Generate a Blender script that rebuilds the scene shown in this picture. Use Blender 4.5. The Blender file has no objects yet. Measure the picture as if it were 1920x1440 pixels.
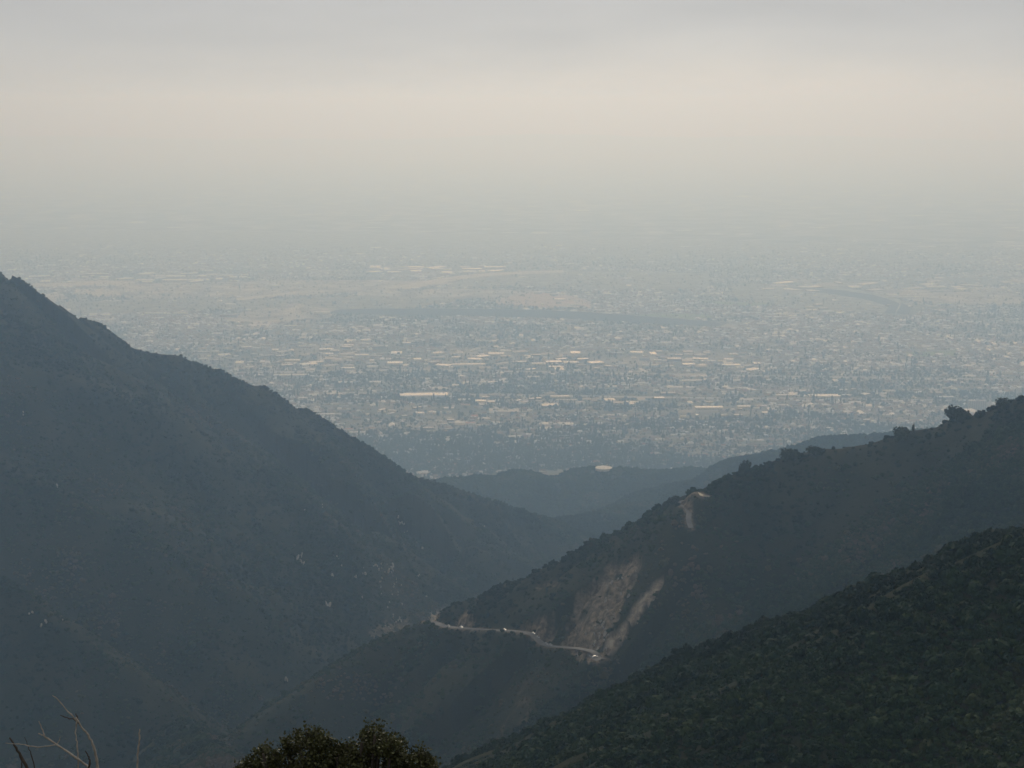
import bpy, bmesh, math, random
import numpy as np
from mathutils import Vector, Matrix

random.seed(7)
rng = np.random.default_rng(7)
scene = bpy.context.scene
COL = scene.collection

# ------------------------------------------------------------------ camera
FPX = 2900.0                       # focal length in pixels of the 1920 px wide photograph
PITCH = math.atan(530.0 / FPX)     # the level line lies 530 px above the picture centre
CAM = np.array([0.0, 0.0, 1350.0])
K = CAM[2]/1000.0                  # town distances grow with the height of the viewpoint
cam_data = bpy.data.cameras.new('camera')
cam_data.sensor_width = 36.0
cam_data.lens = 36.0 * FPX / 1920.0
cam_data.clip_start = 0.5
cam_data.clip_end = 300000.0
cam = bpy.data.objects.new('camera', cam_data)
COL.objects.link(cam)
cam.location = CAM
cam.rotation_euler = (math.pi / 2 - PITCH, 0, 0)
scene.camera = cam

# ------------------------------------------------------------------ sky, sun, exposure
SUN_EL, SUN_AZ = math.radians(29), math.radians(3)
world = bpy.data.worlds.new('World'); scene.world = world; world.use_nodes = True
wn = world.node_tree; wn.nodes.clear()
wout = wn.nodes.new('ShaderNodeOutputWorld'); wbg = wn.nodes.new('ShaderNodeBackground')
sky = wn.nodes.new('ShaderNodeTexSky'); sky.sky_type = 'NISHITA'; sky.sun_disc = False
sky.sun_elevation = SUN_EL; sky.sun_rotation = SUN_AZ
sky.altitude = 500; sky.air_density = 0.5; sky.dust_density = 1.0; sky.ozone_density = 1.0
geo = wn.nodes.new('ShaderNodeTexCoord')
cmap = wn.nodes.new('ShaderNodeMapping'); cmap.inputs['Scale'].default_value = (5.0, 5.0, 22.0)
cno = wn.nodes.new('ShaderNodeTexNoise'); cno.inputs['Scale'].default_value = 1.3; cno.inputs['Detail'].default_value = 5.0
crm = wn.nodes.new('ShaderNodeMapRange')
crm.inputs['From Min'].default_value = 0.35; crm.inputs['From Max'].default_value = 0.68
crm.inputs['To Min'].default_value = 0.50; crm.inputs['To Max'].default_value = 0.75
cmx = wn.nodes.new('ShaderNodeMix'); cmx.data_type = 'RGBA'
CLOUD = (4.45, 4.38, 4.28, 1.0)
cmx.inputs['B'].default_value = CLOUD
wn.links.new(geo.outputs['Generated'], cmap.inputs['Vector']); wn.links.new(cmap.outputs['Vector'], cno.inputs['Vector'])
wn.links.new(cno.outputs['Fac'], crm.inputs['Value'])
crm.inputs['To Min'].default_value = -0.022; crm.inputs['To Max'].default_value = 0.022
wsep = wn.nodes.new('ShaderNodeSeparateXYZ'); wn.links.new(geo.outputs['Generated'], wsep.inputs['Vector'])
deck = wn.nodes.new('ShaderNodeMapRange'); deck.interpolation_type = 'SMOOTHSTEP'      # a cloud deck that ends a little above the horizon
deck.inputs['From Min'].default_value = 0.004; deck.inputs['From Max'].default_value = 0.085
deck.inputs['To Min'].default_value = 0.89; deck.inputs['To Max'].default_value = 0.945
wn.links.new(wsep.outputs['Z'], deck.inputs['Value'])
wadd = wn.nodes.new('ShaderNodeMath'); wadd.use_clamp = True
wn.links.new(deck.outputs['Result'], wadd.inputs[0]); wn.links.new(crm.outputs['Result'], wadd.inputs[1]); wn.links.new(wadd.outputs[0], cmx.inputs['Factor'])
wn.links.new(sky.outputs['Color'], cmx.inputs['A']); wn.links.new(cmx.outputs['Result'], wbg.inputs['Color'])
wbg.inputs['Strength'].default_value = 0.1
wn.links.new(wbg.outputs['Background'], wout.inputs['Surface'])

sun_data = bpy.data.lights.new('sun', 'SUN'); sun_data.energy = 1.15; sun_data.angle = math.radians(10); sun_data.color = (1.0, 0.88, 0.72)
sun = bpy.data.objects.new('sun', sun_data); COL.objects.link(sun)
sd = Vector((math.sin(SUN_AZ) * math.cos(SUN_EL), math.cos(SUN_AZ) * math.cos(SUN_EL), math.sin(SUN_EL)))
sun.rotation_euler = sd.to_track_quat('Z', 'Y').to_euler()
sun.location = (0, -300, 1370)

scene.view_settings.view_transform = 'Standard'; scene.view_settings.look = 'None'
scene.view_settings.gamma = 1.0; scene.view_settings.use_curve_mapping = False
scene.view_settings.exposure = 0.0
scene.render.engine = 'CYCLES'
scene.cycles.use_denoising = True
scene.cycles.volume_bounces = 4
scene.cycles.max_bounces = 8
scene.cycles.diffuse_bounces = 2

HAZE_DENSITY = 1.75e-4
HAZE_COLOR = (0.45, 0.69, 1.0, 1)
HAZE_G = 0.65

# ------------------------------------------------------------------ helpers
SP, CP = math.sin(PITCH), math.cos(PITCH)
def ray(px, py):
    a = (px - 960.0) / FPX; b = (720.0 - py) / FPX
    return np.array([a, CP + b * SP, -SP + b * CP])
def at(px, py, Y):
    d = ray(px, py); return CAM + d * (Y / d[1])
def on_plain(px, py, z=0.0):
    d = ray(px, py); return CAM + d * ((z - CAM[2]) / d[2])
def project(P):
    P = np.asarray(P, float) - CAM
    x = P[..., 0]; fwd = P[..., 1] * CP - P[..., 2] * SP; up = P[..., 1] * SP + P[..., 2] * CP
    return 960 + FPX * x / fwd, 720 - FPX * up / fwd

def h2(ix, iy, seed):
    n = (ix.astype(np.int64) * 374761393 + iy.astype(np.int64) * 668265263 + seed * 1442695041) & 0xffffffff
    n = ((n ^ (n >> 13)) * 1274126177) & 0xffffffff
    return ((n ^ (n >> 16)) & 0xffff) / 65535.0
def vnoise(x, y, seed=0):
    x = np.asarray(x, float); y = np.asarray(y, float)
    ix = np.floor(x); iy = np.floor(y); fx = x - ix; fy = y - iy
    fx = fx * fx * (3 - 2 * fx); fy = fy * fy * (3 - 2 * fy)
    a = h2(ix, iy, seed); b = h2(ix + 1, iy, seed); c = h2(ix, iy + 1, seed); d = h2(ix + 1, iy + 1, seed)
    return (a * (1 - fx) + b * fx) * (1 - fy) + (c * (1 - fx) + d * fx) * fy
def fbm(x, y, seed=0, oct=4):
    s = 0; a = 0.5; t = 0
    for k in range(oct):
        s = s + a * vnoise(x * 2 ** k + 13.7 * k, y * 2 ** k - 7.1 * k, seed + k); t += a; a *= 0.5
    return s / t
def sstep(a, b, x):
    t = np.clip((x - a) / (b - a), 0, 1); return t * t * (3 - 2 * t)

def tag(o, label=None, cat=None, group=None, kind=None):
    if label: o['label'] = label
    if cat: o['category'] = cat
    if group: o['group'] = group
    if kind: o['kind'] = kind
    return o
def mesh_obj(name, verts, faces, mats, parent=None, smooth=False, midx=None, link=True):
    me = bpy.data.meshes.new(name); me.from_pydata([tuple(v) for v in verts], [], [tuple(f) for f in faces])
    for m in (mats if isinstance(mats, (list, tuple)) else [mats]): me.materials.append(m)
    if midx is not None: me.polygons.foreach_set('material_index', np.asarray(midx, np.int32))
    if smooth: me.polygons.foreach_set('use_smooth', np.ones(len(me.polygons), bool))
    me.update()
    o = bpy.data.objects.new(name, me)
    if link: COL.objects.link(o)
    if parent: o.parent = parent
    return o
def grid_mesh(name, X, Y, Z, mat, smooth=True):
    r, c = X.shape
    me = bpy.data.meshes.new(name)
    co = np.stack([X, Y, Z], -1).reshape(-1, 3).astype(np.float32)
    i = np.arange(r * c).reshape(r, c)
    q = np.stack([i[:-1, :-1], i[:-1, 1:], i[1:, 1:], i[1:, :-1]], -1).reshape(-1, 4)
    me.vertices.add(len(co)); me.vertices.foreach_set('co', co.ravel())
    me.loops.add(q.size); me.loops.foreach_set('vertex_index', q.ravel().astype(np.int32))
    me.polygons.add(len(q)); me.polygons.foreach_set('loop_start', np.arange(0, q.size, 4, dtype=np.int32))
    me.polygons.foreach_set('use_smooth', np.full(len(q), smooth))
    me.materials.append(mat); me.update(calc_edges=True); me.validate()
    o = bpy.data.objects.new(name, me); COL.objects.link(o); return o
def empty(name, loc, rz=0.0):
    o = bpy.data.objects.new(name, None); COL.objects.link(o); o.location = loc; o.rotation_euler = (0, 0, rz); return o
def copy_tree(o, parent=None):
    c = o.copy(); COL.objects.link(c); c.parent = parent
    for ch in o.children: copy_tree(ch, c)
    return c

class MB:
    def __init__(s): s.v = []; s.f = []; s.m = []
    def add(s, v, f, m=0):
        n = len(s.v); s.v += [tuple(p) for p in v]; s.f += [tuple(i + n for i in q) for q in f]; s.m += [m] * len(f); return s
    def box(s, x0, x1, y0, y1, z0, z1, m=0, top=None):
        v = [(x0,y0,z0),(x1,y0,z0),(x1,y1,z0),(x0,y1,z0),(x0,y0,z1),(x1,y0,z1),(x1,y1,z1),(x0,y1,z1)]
        s.add(v, [(0,1,5,4),(1,2,6,5),(2,3,7,6),(3,0,4,7)], m)
        s.add(v, [(4,5,6,7)], m if top is None else top); return s
    def tube(s, pts, radii, n=6, m=0):
        pts = [Vector(p) for p in pts]; rings = []
        for k, p in enumerate(pts):
            d = (pts[min(k+1, len(pts)-1)] - pts[max(k-1, 0)]).normalized()
            u = d.orthogonal().normalized() if k == 0 else (u - d * u.dot(d)).normalized()
            w = d.cross(u)
            rings.append([p + (u * math.cos(2*math.pi*j/n) + w * math.sin(2*math.pi*j/n)) * radii[k] for j in range(n)])
        v = [q for r in rings for q in r]; f = []
        for k in range(len(pts)-1):
            for j in range(n):
                f.append((k*n+j, k*n+(j+1) % n, (k+1)*n+(j+1) % n, (k+1)*n+j))
        f.append(tuple(range(n))[::-1]); f.append(tuple((len(pts)-1)*n+j for j in range(n)))
        return s.add(v, f, m)
    def build(s, name, mats, parent=None, smooth=False, link=True):
        return mesh_obj(name, s.v, s.f, mats, parent, smooth, s.m, link)

# ------------------------------------------------------------------ materials
def new_mat(name):
    m = bpy.data.materials.new(name); m.use_nodes = True
    nt = m.node_tree; b = nt.nodes['Principled BSDF']; return m, nt, b
def simple(name, col, rough=0.85, var=0.15, scale=0.5, metallic=0.0, coord='Object', spec=0.3):
    m, nt, b = new_mat(name)
    tc = nt.nodes.new('ShaderNodeTexCoord'); no = nt.nodes.new('ShaderNodeTexNoise')
    no.inputs['Scale'].default_value = scale; no.inputs['Detail'].default_value = 5
    r = nt.nodes.new('ShaderNodeValToRGB')
    r.color_ramp.elements[0].position = 0.3; r.color_ramp.elements[1].position = 0.7
    r.color_ramp.elements[0].color = (*[c * (1 - var) for c in col], 1); r.color_ramp.elements[1].color = (*[min(c * (1 + var), 1) for c in col], 1)
    nt.links.new(tc.outputs[coord], no.inputs['Vector']); nt.links.new(no.outputs['Fac'], r.inputs['Fac'])
    nt.links.new(r.outputs['Color'], b.inputs['Base Color'])
    b.inputs['Roughness'].default_value = rough; b.inputs['Metallic'].default_value = metallic
    b.inputs['Specular IOR Level'].default_value = spec
    return m
def tinted(name, stops, rough=0.8, spec=0.2, attr='tint'):
    """colour by a per-instance value in 0..1"""
    m, nt, b = new_mat(name)
    a = nt.nodes.new('ShaderNodeAttribute'); a.attribute_type = 'INSTANCER'; a.attribute_name = attr
    r = nt.nodes.new('ShaderNodeValToRGB'); e = r.color_ramp.elements
    while len(e) < len(stops): e.new(0.5)
    for k, (p, c) in enumerate(stops): e[k].position = p; e[k].color = (*c, 1)
    nt.links.new(a.outputs['Fac'], r.inputs['Fac']); nt.links.new(r.outputs['Color'], b.inputs['Base Color'])
    b.inputs['Roughness'].default_value = rough; b.inputs['Specular IOR Level'].default_value = spec
    return m

M_SHRUB = tinted('chaparral_leaves', [(0.0, (0.011, 0.024, 0.010)), (0.3, (0.020, 0.042, 0.014)), (0.55, (0.036, 0.056, 0.019)), (0.78, (0.066, 0.064, 0.030)), (1.0, (0.105, 0.080, 0.052))])
M_CITYLEAF = tinted('town_tree_leaves', [(0.0, (0.028, 0.042, 0.026)), (0.5, (0.042, 0.060, 0.032)), (0.8, (0.065, 0.078, 0.042)), (1.0, (0.10, 0.09, 0.055))])
M_WALL = tinted('house_wall', [(0.0, (0.55, 0.50, 0.42)), (0.5, (0.45, 0.38, 0.30)), (1.0, (0.70, 0.66, 0.58))])
M_ROOF = tinted('house_roof', [(0.0, (0.12, 0.10, 0.09)), (0.3, (0.22, 0.18, 0.15)), (0.5, (0.26, 0.15, 0.10)), (0.65, (0.30, 0.27, 0.24)), (0.85, (0.42, 0.38, 0.33)), (0.93, (0.70, 0.66, 0.60)), (1.0, (0.78, 0.76, 0.72))], rough=0.6, spec=0.4)
M_BARK = simple('bark', (0.09, 0.07, 0.055), 0.95, 0.3, 3.0)
M_ROCK = simple('granite', (0.31, 0.29, 0.26), 0.9, 0.3, 0.4)
M_ASPHALT = simple('weathered_asphalt', (0.15, 0.148, 0.14), 0.9, 0.3, 0.12)
M_CONCRETE = simple('concrete', (0.42, 0.41, 0.38), 0.85, 0.15, 0.1)
M_BARE = simple('bare_gravel', (0.36, 0.33, 0.265), 0.95, 0.6, 0.006)
M_SAND = simple('pale_sand', (0.50, 0.45, 0.34), 0.95, 0.2, 0.01)
M_GRASS = simple('mown_grass', (0.17, 0.21, 0.075), 0.9, 0.25, 0.01)
M_SCRUB = simple('scrub_flat', (0.24, 0.23, 0.165), 0.95, 0.45, 0.01)
M_DAM = simple('dam_rock_face', (0.085, 0.085, 0.075), 0.95, 0.25, 0.02)
M_PINK = simple('reddish_lot', (0.42, 0.33, 0.26), 0.9, 0.25, 0.02)
M_PAINT_LINE = simple('yellow_line', (0.65, 0.50, 0.12), 0.7, 0.1, 1.0)
M_WHITE_LINE = simple('white_line', (0.75, 0.75, 0.72), 0.7, 0.1, 1.0)

def terrain_material():
    m, nt, b = new_mat('hillside_soil')
    at_ = nt.nodes.new('ShaderNodeAttribute'); at_.attribute_name = 'bare'
    at2 = nt.nodes.new('ShaderNodeAttribute'); at2.attribute_name = 'pale'
    tc = nt.nodes.new('ShaderNodeTexCoord')
    n1 = nt.nodes.new('ShaderNodeTexNoise'); n1.inputs['Scale'].default_value = 0.02; n1.inputs['Detail'].default_value = 8
    n2 = nt.nodes.new('ShaderNodeTexNoise'); n2.inputs['Scale'].default_value = 0.16; n2.inputs['Detail'].default_value = 10; n2.inputs['Roughness'].default_value = 0.72
    for n in (n1, n2): nt.links.new(tc.outputs['Object'], n.inputs['Vector'])
    under = nt.nodes.new('ShaderNodeValToRGB')
    under.color_ramp.elements[0].position = .35; under.color_ramp.elements[0].color = (0.020, 0.027, 0.014, 1)
    under.color_ramp.elements[1].position = .68; under.color_ramp.elements[1].color = (0.040, 0.042, 0.025, 1)
    soil = nt.nodes.new('ShaderNodeValToRGB')
    soil.color_ramp.elements[0].position = .42; soil.color_ramp.elements[0].color = (0.055, 0.046, 0.030, 1)
    soil.color_ramp.elements[1].position = .62; soil.color_ramp.elements[1].color = (0.26, 0.205, 0.145, 1)
    pale = nt.nodes.new('ShaderNodeValToRGB')
    pale.color_ramp.elements[0].position = .38; pale.color_ramp.elements[0].color = (0.18, 0.15, 0.115, 1)
    pale.color_ramp.elements[1].position = .65; pale.color_ramp.elements[1].color = (0.50, 0.45, 0.37, 1)
    nt.links.new(n1.outputs['Fac'], under.inputs['Fac'])
    nt.links.new(n2.outputs['Fac'], soil.inputs['Fac']); nt.links.new(n2.outputs['Fac'], pale.inputs['Fac'])
    x1 = nt.nodes.new('ShaderNodeMix'); x1.data_type = 'RGBA'; x2 = nt.nodes.new('ShaderNodeMix'); x2.data_type = 'RGBA'
    nt.links.new(at_.outputs['Fac'], x1.inputs['Factor']); nt.links.new(under.outputs['Color'], x1.inputs['A']); nt.links.new(soil.outputs['Color'], x1.inputs['B'])
    nt.links.new(at2.outputs['Fac'], x2.inputs['Factor']); nt.links.new(x1.outputs['Result'], x2.inputs['A']); nt.links.new(pale.outputs['Color'], x2.inputs['B'])
    nt.links.new(x2.outputs['Result'], b.inputs['Base Color'])
    bp = nt.nodes.new('ShaderNodeBump'); bp.inputs['Strength'].default_value = 0.8; bp.inputs['Distance'].default_value = 3.0
    nt.links.new(n2.outputs['Fac'], bp.inputs['Height']); nt.links.new(bp.outputs['Normal'], b.inputs['Normal'])
    b.inputs['Roughness'].default_value = 0.95; b.inputs['Specular IOR Level'].default_value = 0.1
    return m
M_TERRAIN = terrain_material()

def plain_material():
    """town ground seen from far: tree-green, lots, roofs and bare land too far away to be told apart"""
    m, nt, b = new_mat('valley_ground')
    tc = nt.nodes.new('ShaderNodeTexCoord')
    def noise(scale, det, mapscale=(1, 1, 1)):
        mp = nt.nodes.new('ShaderNodeMapping'); mp.inputs['Scale'].default_value = mapscale
        n = nt.nodes.new('ShaderNodeTexNoise'); n.inputs['Scale'].default_value = scale; n.inputs['Detail'].default_value = det
        nt.links.new(tc.outputs['Object'], mp.inputs['Vector']); nt.links.new(mp.outputs['Vector'], n.inputs['Vector']); return n
    big = noise(0.00035, 4, (0.6, 1.0, 1)); mid = noise(0.0035, 6, (0.7, 1, 1)); fine = noise(0.02, 4)
    r1 = nt.nodes.new('ShaderNodeValToRGB'); e = r1.color_ramp.elements
    e[0].position = .36; e[0].color = (0.10, 0.11, 0.076, 1); e[1].position = .62; e[1].color = (0.36, 0.335, 0.275, 1)
    q = e.new(.5); q.color = (0.20, 0.195, 0.15, 1)
    nt.links.new(mid.outputs['Fac'], r1.inputs['Fac'])
    r2 = nt.nodes.new('ShaderNodeValToRGB'); e = r2.color_ramp.elements
    e[0].position = .56; e[0].color = (0, 0, 0, 1); e[1].position = .72; e[1].color = (1, 1, 1, 1)
    nt.links.new(big.outputs['Fac'], r2.inputs['Fac'])
    mx = nt.nodes.new('ShaderNodeMix'); mx.data_type = 'RGBA'; mx.inputs['B'].default_value = (0.26, 0.235, 0.18, 1)
    sc = nt.nodes.new('ShaderNodeMath'); sc.operation = 'MULTIPLY'; sc.inputs[1].default_value = 0.7
    nt.links.new(r2.outputs['Color'], sc.inputs[0]); nt.links.new(sc.outputs[0], mx.inputs['Factor']); nt.links.new(r1.outputs['Color'], mx.inputs['A'])
    # blocks with pale roofs
    vo = nt.nodes.new('ShaderNodeTexVoronoi'); vo.inputs['Scale'].default_value = 0.006; vo.distance = 'CHEBYCHEV'
    mp = nt.nodes.new('ShaderNodeMapping'); mp.inputs['Scale'].default_value = (0.55, 1.0, 1)
    nt.links.new(tc.outputs['Object'], mp.inputs['Vector']); nt.links.new(mp.outputs['Vector'], vo.inputs['Vector'])
    sep = nt.nodes.new('ShaderNodeSeparateColor'); nt.links.new(vo.outputs['Color'], sep.inputs['Color'])
    gt = nt.nodes.new('ShaderNodeMath'); gt.operation = 'GREATER_THAN'; gt.inputs[1].default_value = 0.90; nt.links.new(sep.outputs['Red'], gt.inputs[0])
    lt = nt.nodes.new('ShaderNodeMath'); lt.operation = 'LESS_THAN'; lt.inputs[1].default_value = 0.30; nt.links.new(vo.outputs['Distance'], lt.inputs[0])
    an = nt.nodes.new('ShaderNodeMath'); an.operation = 'MULTIPLY'; nt.links.new(gt.outputs[0], an.inputs[0]); nt.links.new(lt.outputs[0], an.inputs[1])
    m2 = nt.nodes.new('ShaderNodeMix'); m2.data_type = 'RGBA'; m2.inputs['B'].default_value = (0.62, 0.58, 0.50, 1)
    nt.links.new(an.outputs[0], m2.inputs['Factor']); nt.links.new(mx.outputs['Result'], m2.inputs['A'])
    nt.links.new(m2.outputs['Result'], b.inputs['Base Color'])
    b.inputs['Roughness'].default_value = 0.9; b.inputs['Specular IOR Level'].default_value = 0.2
    return m
M_PLAIN = plain_material()

# ------------------------------------------------------------------ the mountains: one height field from ridge lines
def ridge(pts, sf, sb, r=14.0, rib=30.0, seed=1, near=1.0):
    P = np.array([at(px, py, Y*near) for px, py, Y in pts]); return dict(P=P, sf=sf, sb=sb, r=r, rib=rib, seed=seed)
RIDGES = [
  # the long left-hand mountain
  ridge([(-700,120,2350),(-420,260,2440),(-160,410,2540),(0,509,2600),(60,547,2620),(140,592,2640),(240,653,2680),(330,668,2720),(400,690,2750),(480,724,2790),(560,766,2830),(640,814,2880),(700,855,2920),(760,888,2960),(860,919,3030),(960,949,3100),(1030,974,3150),(1100,1003,3200)], 0.68, 0.75, 14, 64, 11, 0.88),
  # the right-hand ridge the road climbs round
  ridge([(2700,600,1640),(2300,660,1740),(2050,712,1830),(1920,748,1890),(1800,783,1930),(1720,806,1955),(1690,816,1965),(1600,837,1990),(1500,853,2020),(1430,873,2040),(1385,888,2050),(1345,911,2065),(1310,922,2080),(1270,936,2100),(1200,976,2130),(1130,1006,2160),(1060,1046,2190),(960,1090,2235),(880,1124,2270),(835,1148,2290),(800,1172,2300),(740,1190,2275),(690,1214,2240),(620,1258,2190),(540,1312,2130),(470,1360,2090),(400,1425,2050),(330,1500,2010)], 0.80, 0.80, 12, 30, 23, 0.62),
  # the near right-hand spur
  ridge([(2700,760,700),(2300,865,780),(2100,930,820),(1920,994,860),(1830,1034,885),(1750,1069,905),(1690,1084,920),(1620,1114,940),(1500,1164,980),(1420,1194,1005),(1330,1230,1035),(1250,1265,1065),(1160,1305,1100),(1050,1356,1145),(950,1398,1190),(880,1430,1220),(780,1480,1270),(650,1560,1330)], 0.52, 0.85, 10, 14, 37, 0.55),
  # wooded foothill with the water tank
  ridge([(600,915,3560),(760,905,3600),(900,897,3650),(1050,886,3700),(1132,881,3710),(1240,888,3710),(1350,880,3680),(1450,866,3620)], 0.34, 0.36, 40, 18, 41, 1.08),
  # foothill behind the right ridge
  ridge([(1290,940,3380),(1340,905,3350),(1400,868,3300),(1450,848,3270),(1550,826,3220),(1650,816,3180),(1750,808,3120),(1900,792,3040),(2200,770,2900)], 0.50, 0.45, 25, 14, 53, 1.02),
  # low shoulder along the canyon mouth
  ridge([(1010,985,3260),(1100,972,3330),(1200,950,3400),(1300,930,3420)], 0.40, 0.40, 40, 8, 59, 0.92),
]
RIBS = []        # filled below
def tent(R, x, y):
    P = R['P']; best = np.full(x.shape, -1e9); bs = np.zeros(x.shape); bd = np.zeros(x.shape); bside = np.zeros(x.shape)
    L = 0.0
    for a, b in zip(P[:-1], P[1:]):
        dx, dy = b[0]-a[0], b[1]-a[1]; l2 = dx*dx+dy*dy; l = math.sqrt(l2)
        t = np.clip(((x-a[0])*dx+(y-a[1])*dy)/l2, 0, 1)
        ex = x-(a[0]+t*dx); ey = y-(a[1]+t*dy); d = np.hypot(ex, ey)
        front = ey < 0
        s = np.where(front, R['sf'], R['sb'])
        z = a[2]+t*(b[2]-a[2]) - s*(np.sqrt(d*d+R['r']**2)-R['r'])
        k = z > best
        best = np.where(k, z, best); bs = np.where(k, L+t*l, bs); bd = np.where(k, d, bd); bside = np.where(k, front, bside)
        L += l
    n = fbm(bs/115.0 + bside*57.3 + (vnoise(x/140, y/140, R['seed']+9)-.5)*0.9, bd/650.0, R['seed'], 3)
    gul = 1.0 - np.abs(2*n-1)*2.1                      # sharp gullies between rounded ribs
    best = best - R['rib']*np.clip(gul, -1, 1)*sstep(25, 240, bd)
    return best
def smax(a, b, k=18.0):
    h = np.clip(0.5+0.5*(a-b)/k, 0, 1); return b*(1-h)+a*h + k*h*(1-h)*0.5
def h_base(x, y):
    x = np.asarray(x, float); y = np.asarray(y, float)
    z = np.clip((3100-y)*0.055, -6, 600) - 6 + 8*fbm(x/200, y/200, 3, 3)
    z = np.where(y > 3150, -6.0, z)
    for R in RIDGES + RIBS: z = smax(z, tent(R, x, y))
    near = CAM[2] - 1.8 - 0.56*np.sqrt((np.maximum(y, 0)+2)**2+4) + 0.56*math.sqrt(8) - 0.2*np.maximum(-y, 0) - 0.00035*x*x
    z = np.maximum(z, near)
    z = z + (fbm(x/100, y/100, 83, 3)-.5)*46*sstep(3100, 3500, y)*sstep(10, 80, z)
    z = z + (fbm(x/60, y/60, 71, 4)-.5)*11*sstep(60, 300, y) + (fbm(x/16, y/16, 77, 2)-.5)*2.6*sstep(60, 300, y)
    return z
def cast(px, py, hf=h_base, y0=260, y1=4200):
    d = ray(px, py); d = d/d[1]
    Y = np.linspace(y0, y1, 900); P = CAM[None]+d[None]*Y[:, None]
    g = hf(P[:, 0], P[:, 1]); k = np.nonzero(g > P[:, 2])[0]
    if len(k) == 0: return None
    lo, hi = Y[max(k[0]-1, 0)], Y[k[0]]
    Y = np.linspace(lo, hi, 24); P = CAM[None]+d[None]*Y[:, None]; g = hf(P[:, 0], P[:, 1]); k = np.nonzero(g >= P[:, 2])[0]
    return P[k[0]] if len(k) else P[-1]
def rib_from(pixels, lift, sf, sb, seed):
    pts = []
    for (px, py) in pixels:
        p = cast(px, py)
        d = ray(px, py); d = d/d[1]
        pts.append(CAM + d*(p[1]-lift))
    return dict(P=np.array(pts), sf=sf, sb=sb, r=16, rib=10, seed=seed)
new = [rib_from([(0,860),(120,930),(250,1000),(380,1055),(480,1100),(590,1160)], 45, .85, .9, 61),
       rib_from([(0,1085),(100,1160),(220,1245),(330,1340),(420,1425)], 170, .85, .95, 67),
       rib_from([(330,690),(420,800),(520,905),(640,1000),(720,1080)], 22, .85, .85, 73)]
RIBS = new

# mountain road, laid on the slope then cut level into it
def smooth_path(P, n, zs=True):
    P = np.array(P); s = np.r_[0, np.cumsum(np.hypot(*(np.diff(P[:, :2], axis=0).T)))]
    t = np.linspace(0, s[-1], n); Q = np.stack([np.interp(t, s, P[:, k]) for k in range(3)], 1)
    for _ in range(6):
        Q[1:-1] = (Q[:-2] + 2*Q[1:-1] + Q[2:])/4
    return Q
def road_path(pixels, n):
    return smooth_path([cast(px, py) for px, py in pixels], n)
ROADS = [dict(P=road_path([(797,1166),(818,1166),(826,1173),(845,1176),(872,1178),(905,1180),(945,1182),(975,1184),(1000,1188),(1008,1192),(1004,1202),(1022,1210),(1050,1213),(1080,1215),(1105,1219),(1122,1226),(1130,1238),(1134,1250)], 90), w=3.1),
         dict(P=road_path([(1296,990),(1290,975),(1293,962),(1286,950),(1276,946),(1271,941),(1284,938),(1298,934),(1315,930),(1332,926)], 46), w=2.2)]
TURN = np.array([cast(px, py) for px, py in [(1100,1219),(1112,1216),(1128,1222),(1134,1232),(1131,1243),(1117,1247),(1106,1238)]])
PAD = np.array([cast(px, py) for px, py in [(1308,929),(1318,927),(1333,923),(1334,928),(1324,933),(1312,934)]])
def seg_dist(x, y, P):
    best = np.full(x.shape, 1e9); bz = np.zeros(x.shape)
    for a, b in zip(P[:-1], P[1:]):
        dx, dy = b[0]-a[0], b[1]-a[1]; l2 = dx*dx+dy*dy+1e-9
        t = np.clip(((x-a[0])*dx+(y-a[1])*dy)/l2, 0, 1)
        d = np.hypot(x-(a[0]+t*dx), y-(a[1]+t*dy)); k = d < best
        best = np.where(k, d, best); bz = np.where(k, a[2]+t*(b[2]-a[2]), bz)
    return best, bz
def in_poly(x, y, P):
    c = np.zeros(x.shape, bool); n = len(P)
    for i in range(n):
        x1, y1 = P[i][0], P[i][1]; x2, y2 = P[(i+1) % n][0], P[(i+1) % n][1]
        k = ((y1 > y) != (y2 > y)) & (x < (x2-x1)*(y-y1)/(y2-y1+1e-12)+x1); c ^= k
    return c
def carve(x, y, z):
    near_any = np.zeros(x.shape, bool); bare = np.zeros(x.shape)
    for Rd in ROADS:
        P = Rd['P']; lo = P.min(0)-60; hi = P.max(0)+60
        k = (x > lo[0]) & (x < hi[0]) & (y > lo[1]) & (y < hi[1])
        if not k.any(): continue
        d, rz = seg_dist(x[k], y[k], P)
        f = 1-sstep(Rd['w']+1.0, Rd['w']+11, d); z[k] = z[k]*(1-f)+(rz-0.25)*f
        bare[k] = np.maximum(bare[k], 0.85*(1-sstep(Rd['w']+0.3, Rd['w']+3.0, d)))
    for poly in (TURN, PAD):
        c = poly.mean(0); R = np.abs(poly-c).max()+25
        k = np.hypot(x-c[0], y-c[1]) < R
        if not k.any(): continue
        d, _ = seg_dist(x[k], y[k], np.vstack([poly, poly[:1]])); ins = in_poly(x[k], y[k], poly)
        d = np.where(ins, 0, d); f = 1-sstep(2, 14, d); z[k] = z[k]*(1-f)+(c[2]-0.25)*f
        bare[k] = np.maximum(bare[k], 1-sstep(1, 5, d))
    return z, bare
def h_final(x, y):
    x = np.asarray(x, float); y = np.asarray(y, float); z = h_base(x, y); z, _ = carve(x, y, z); return z

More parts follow.
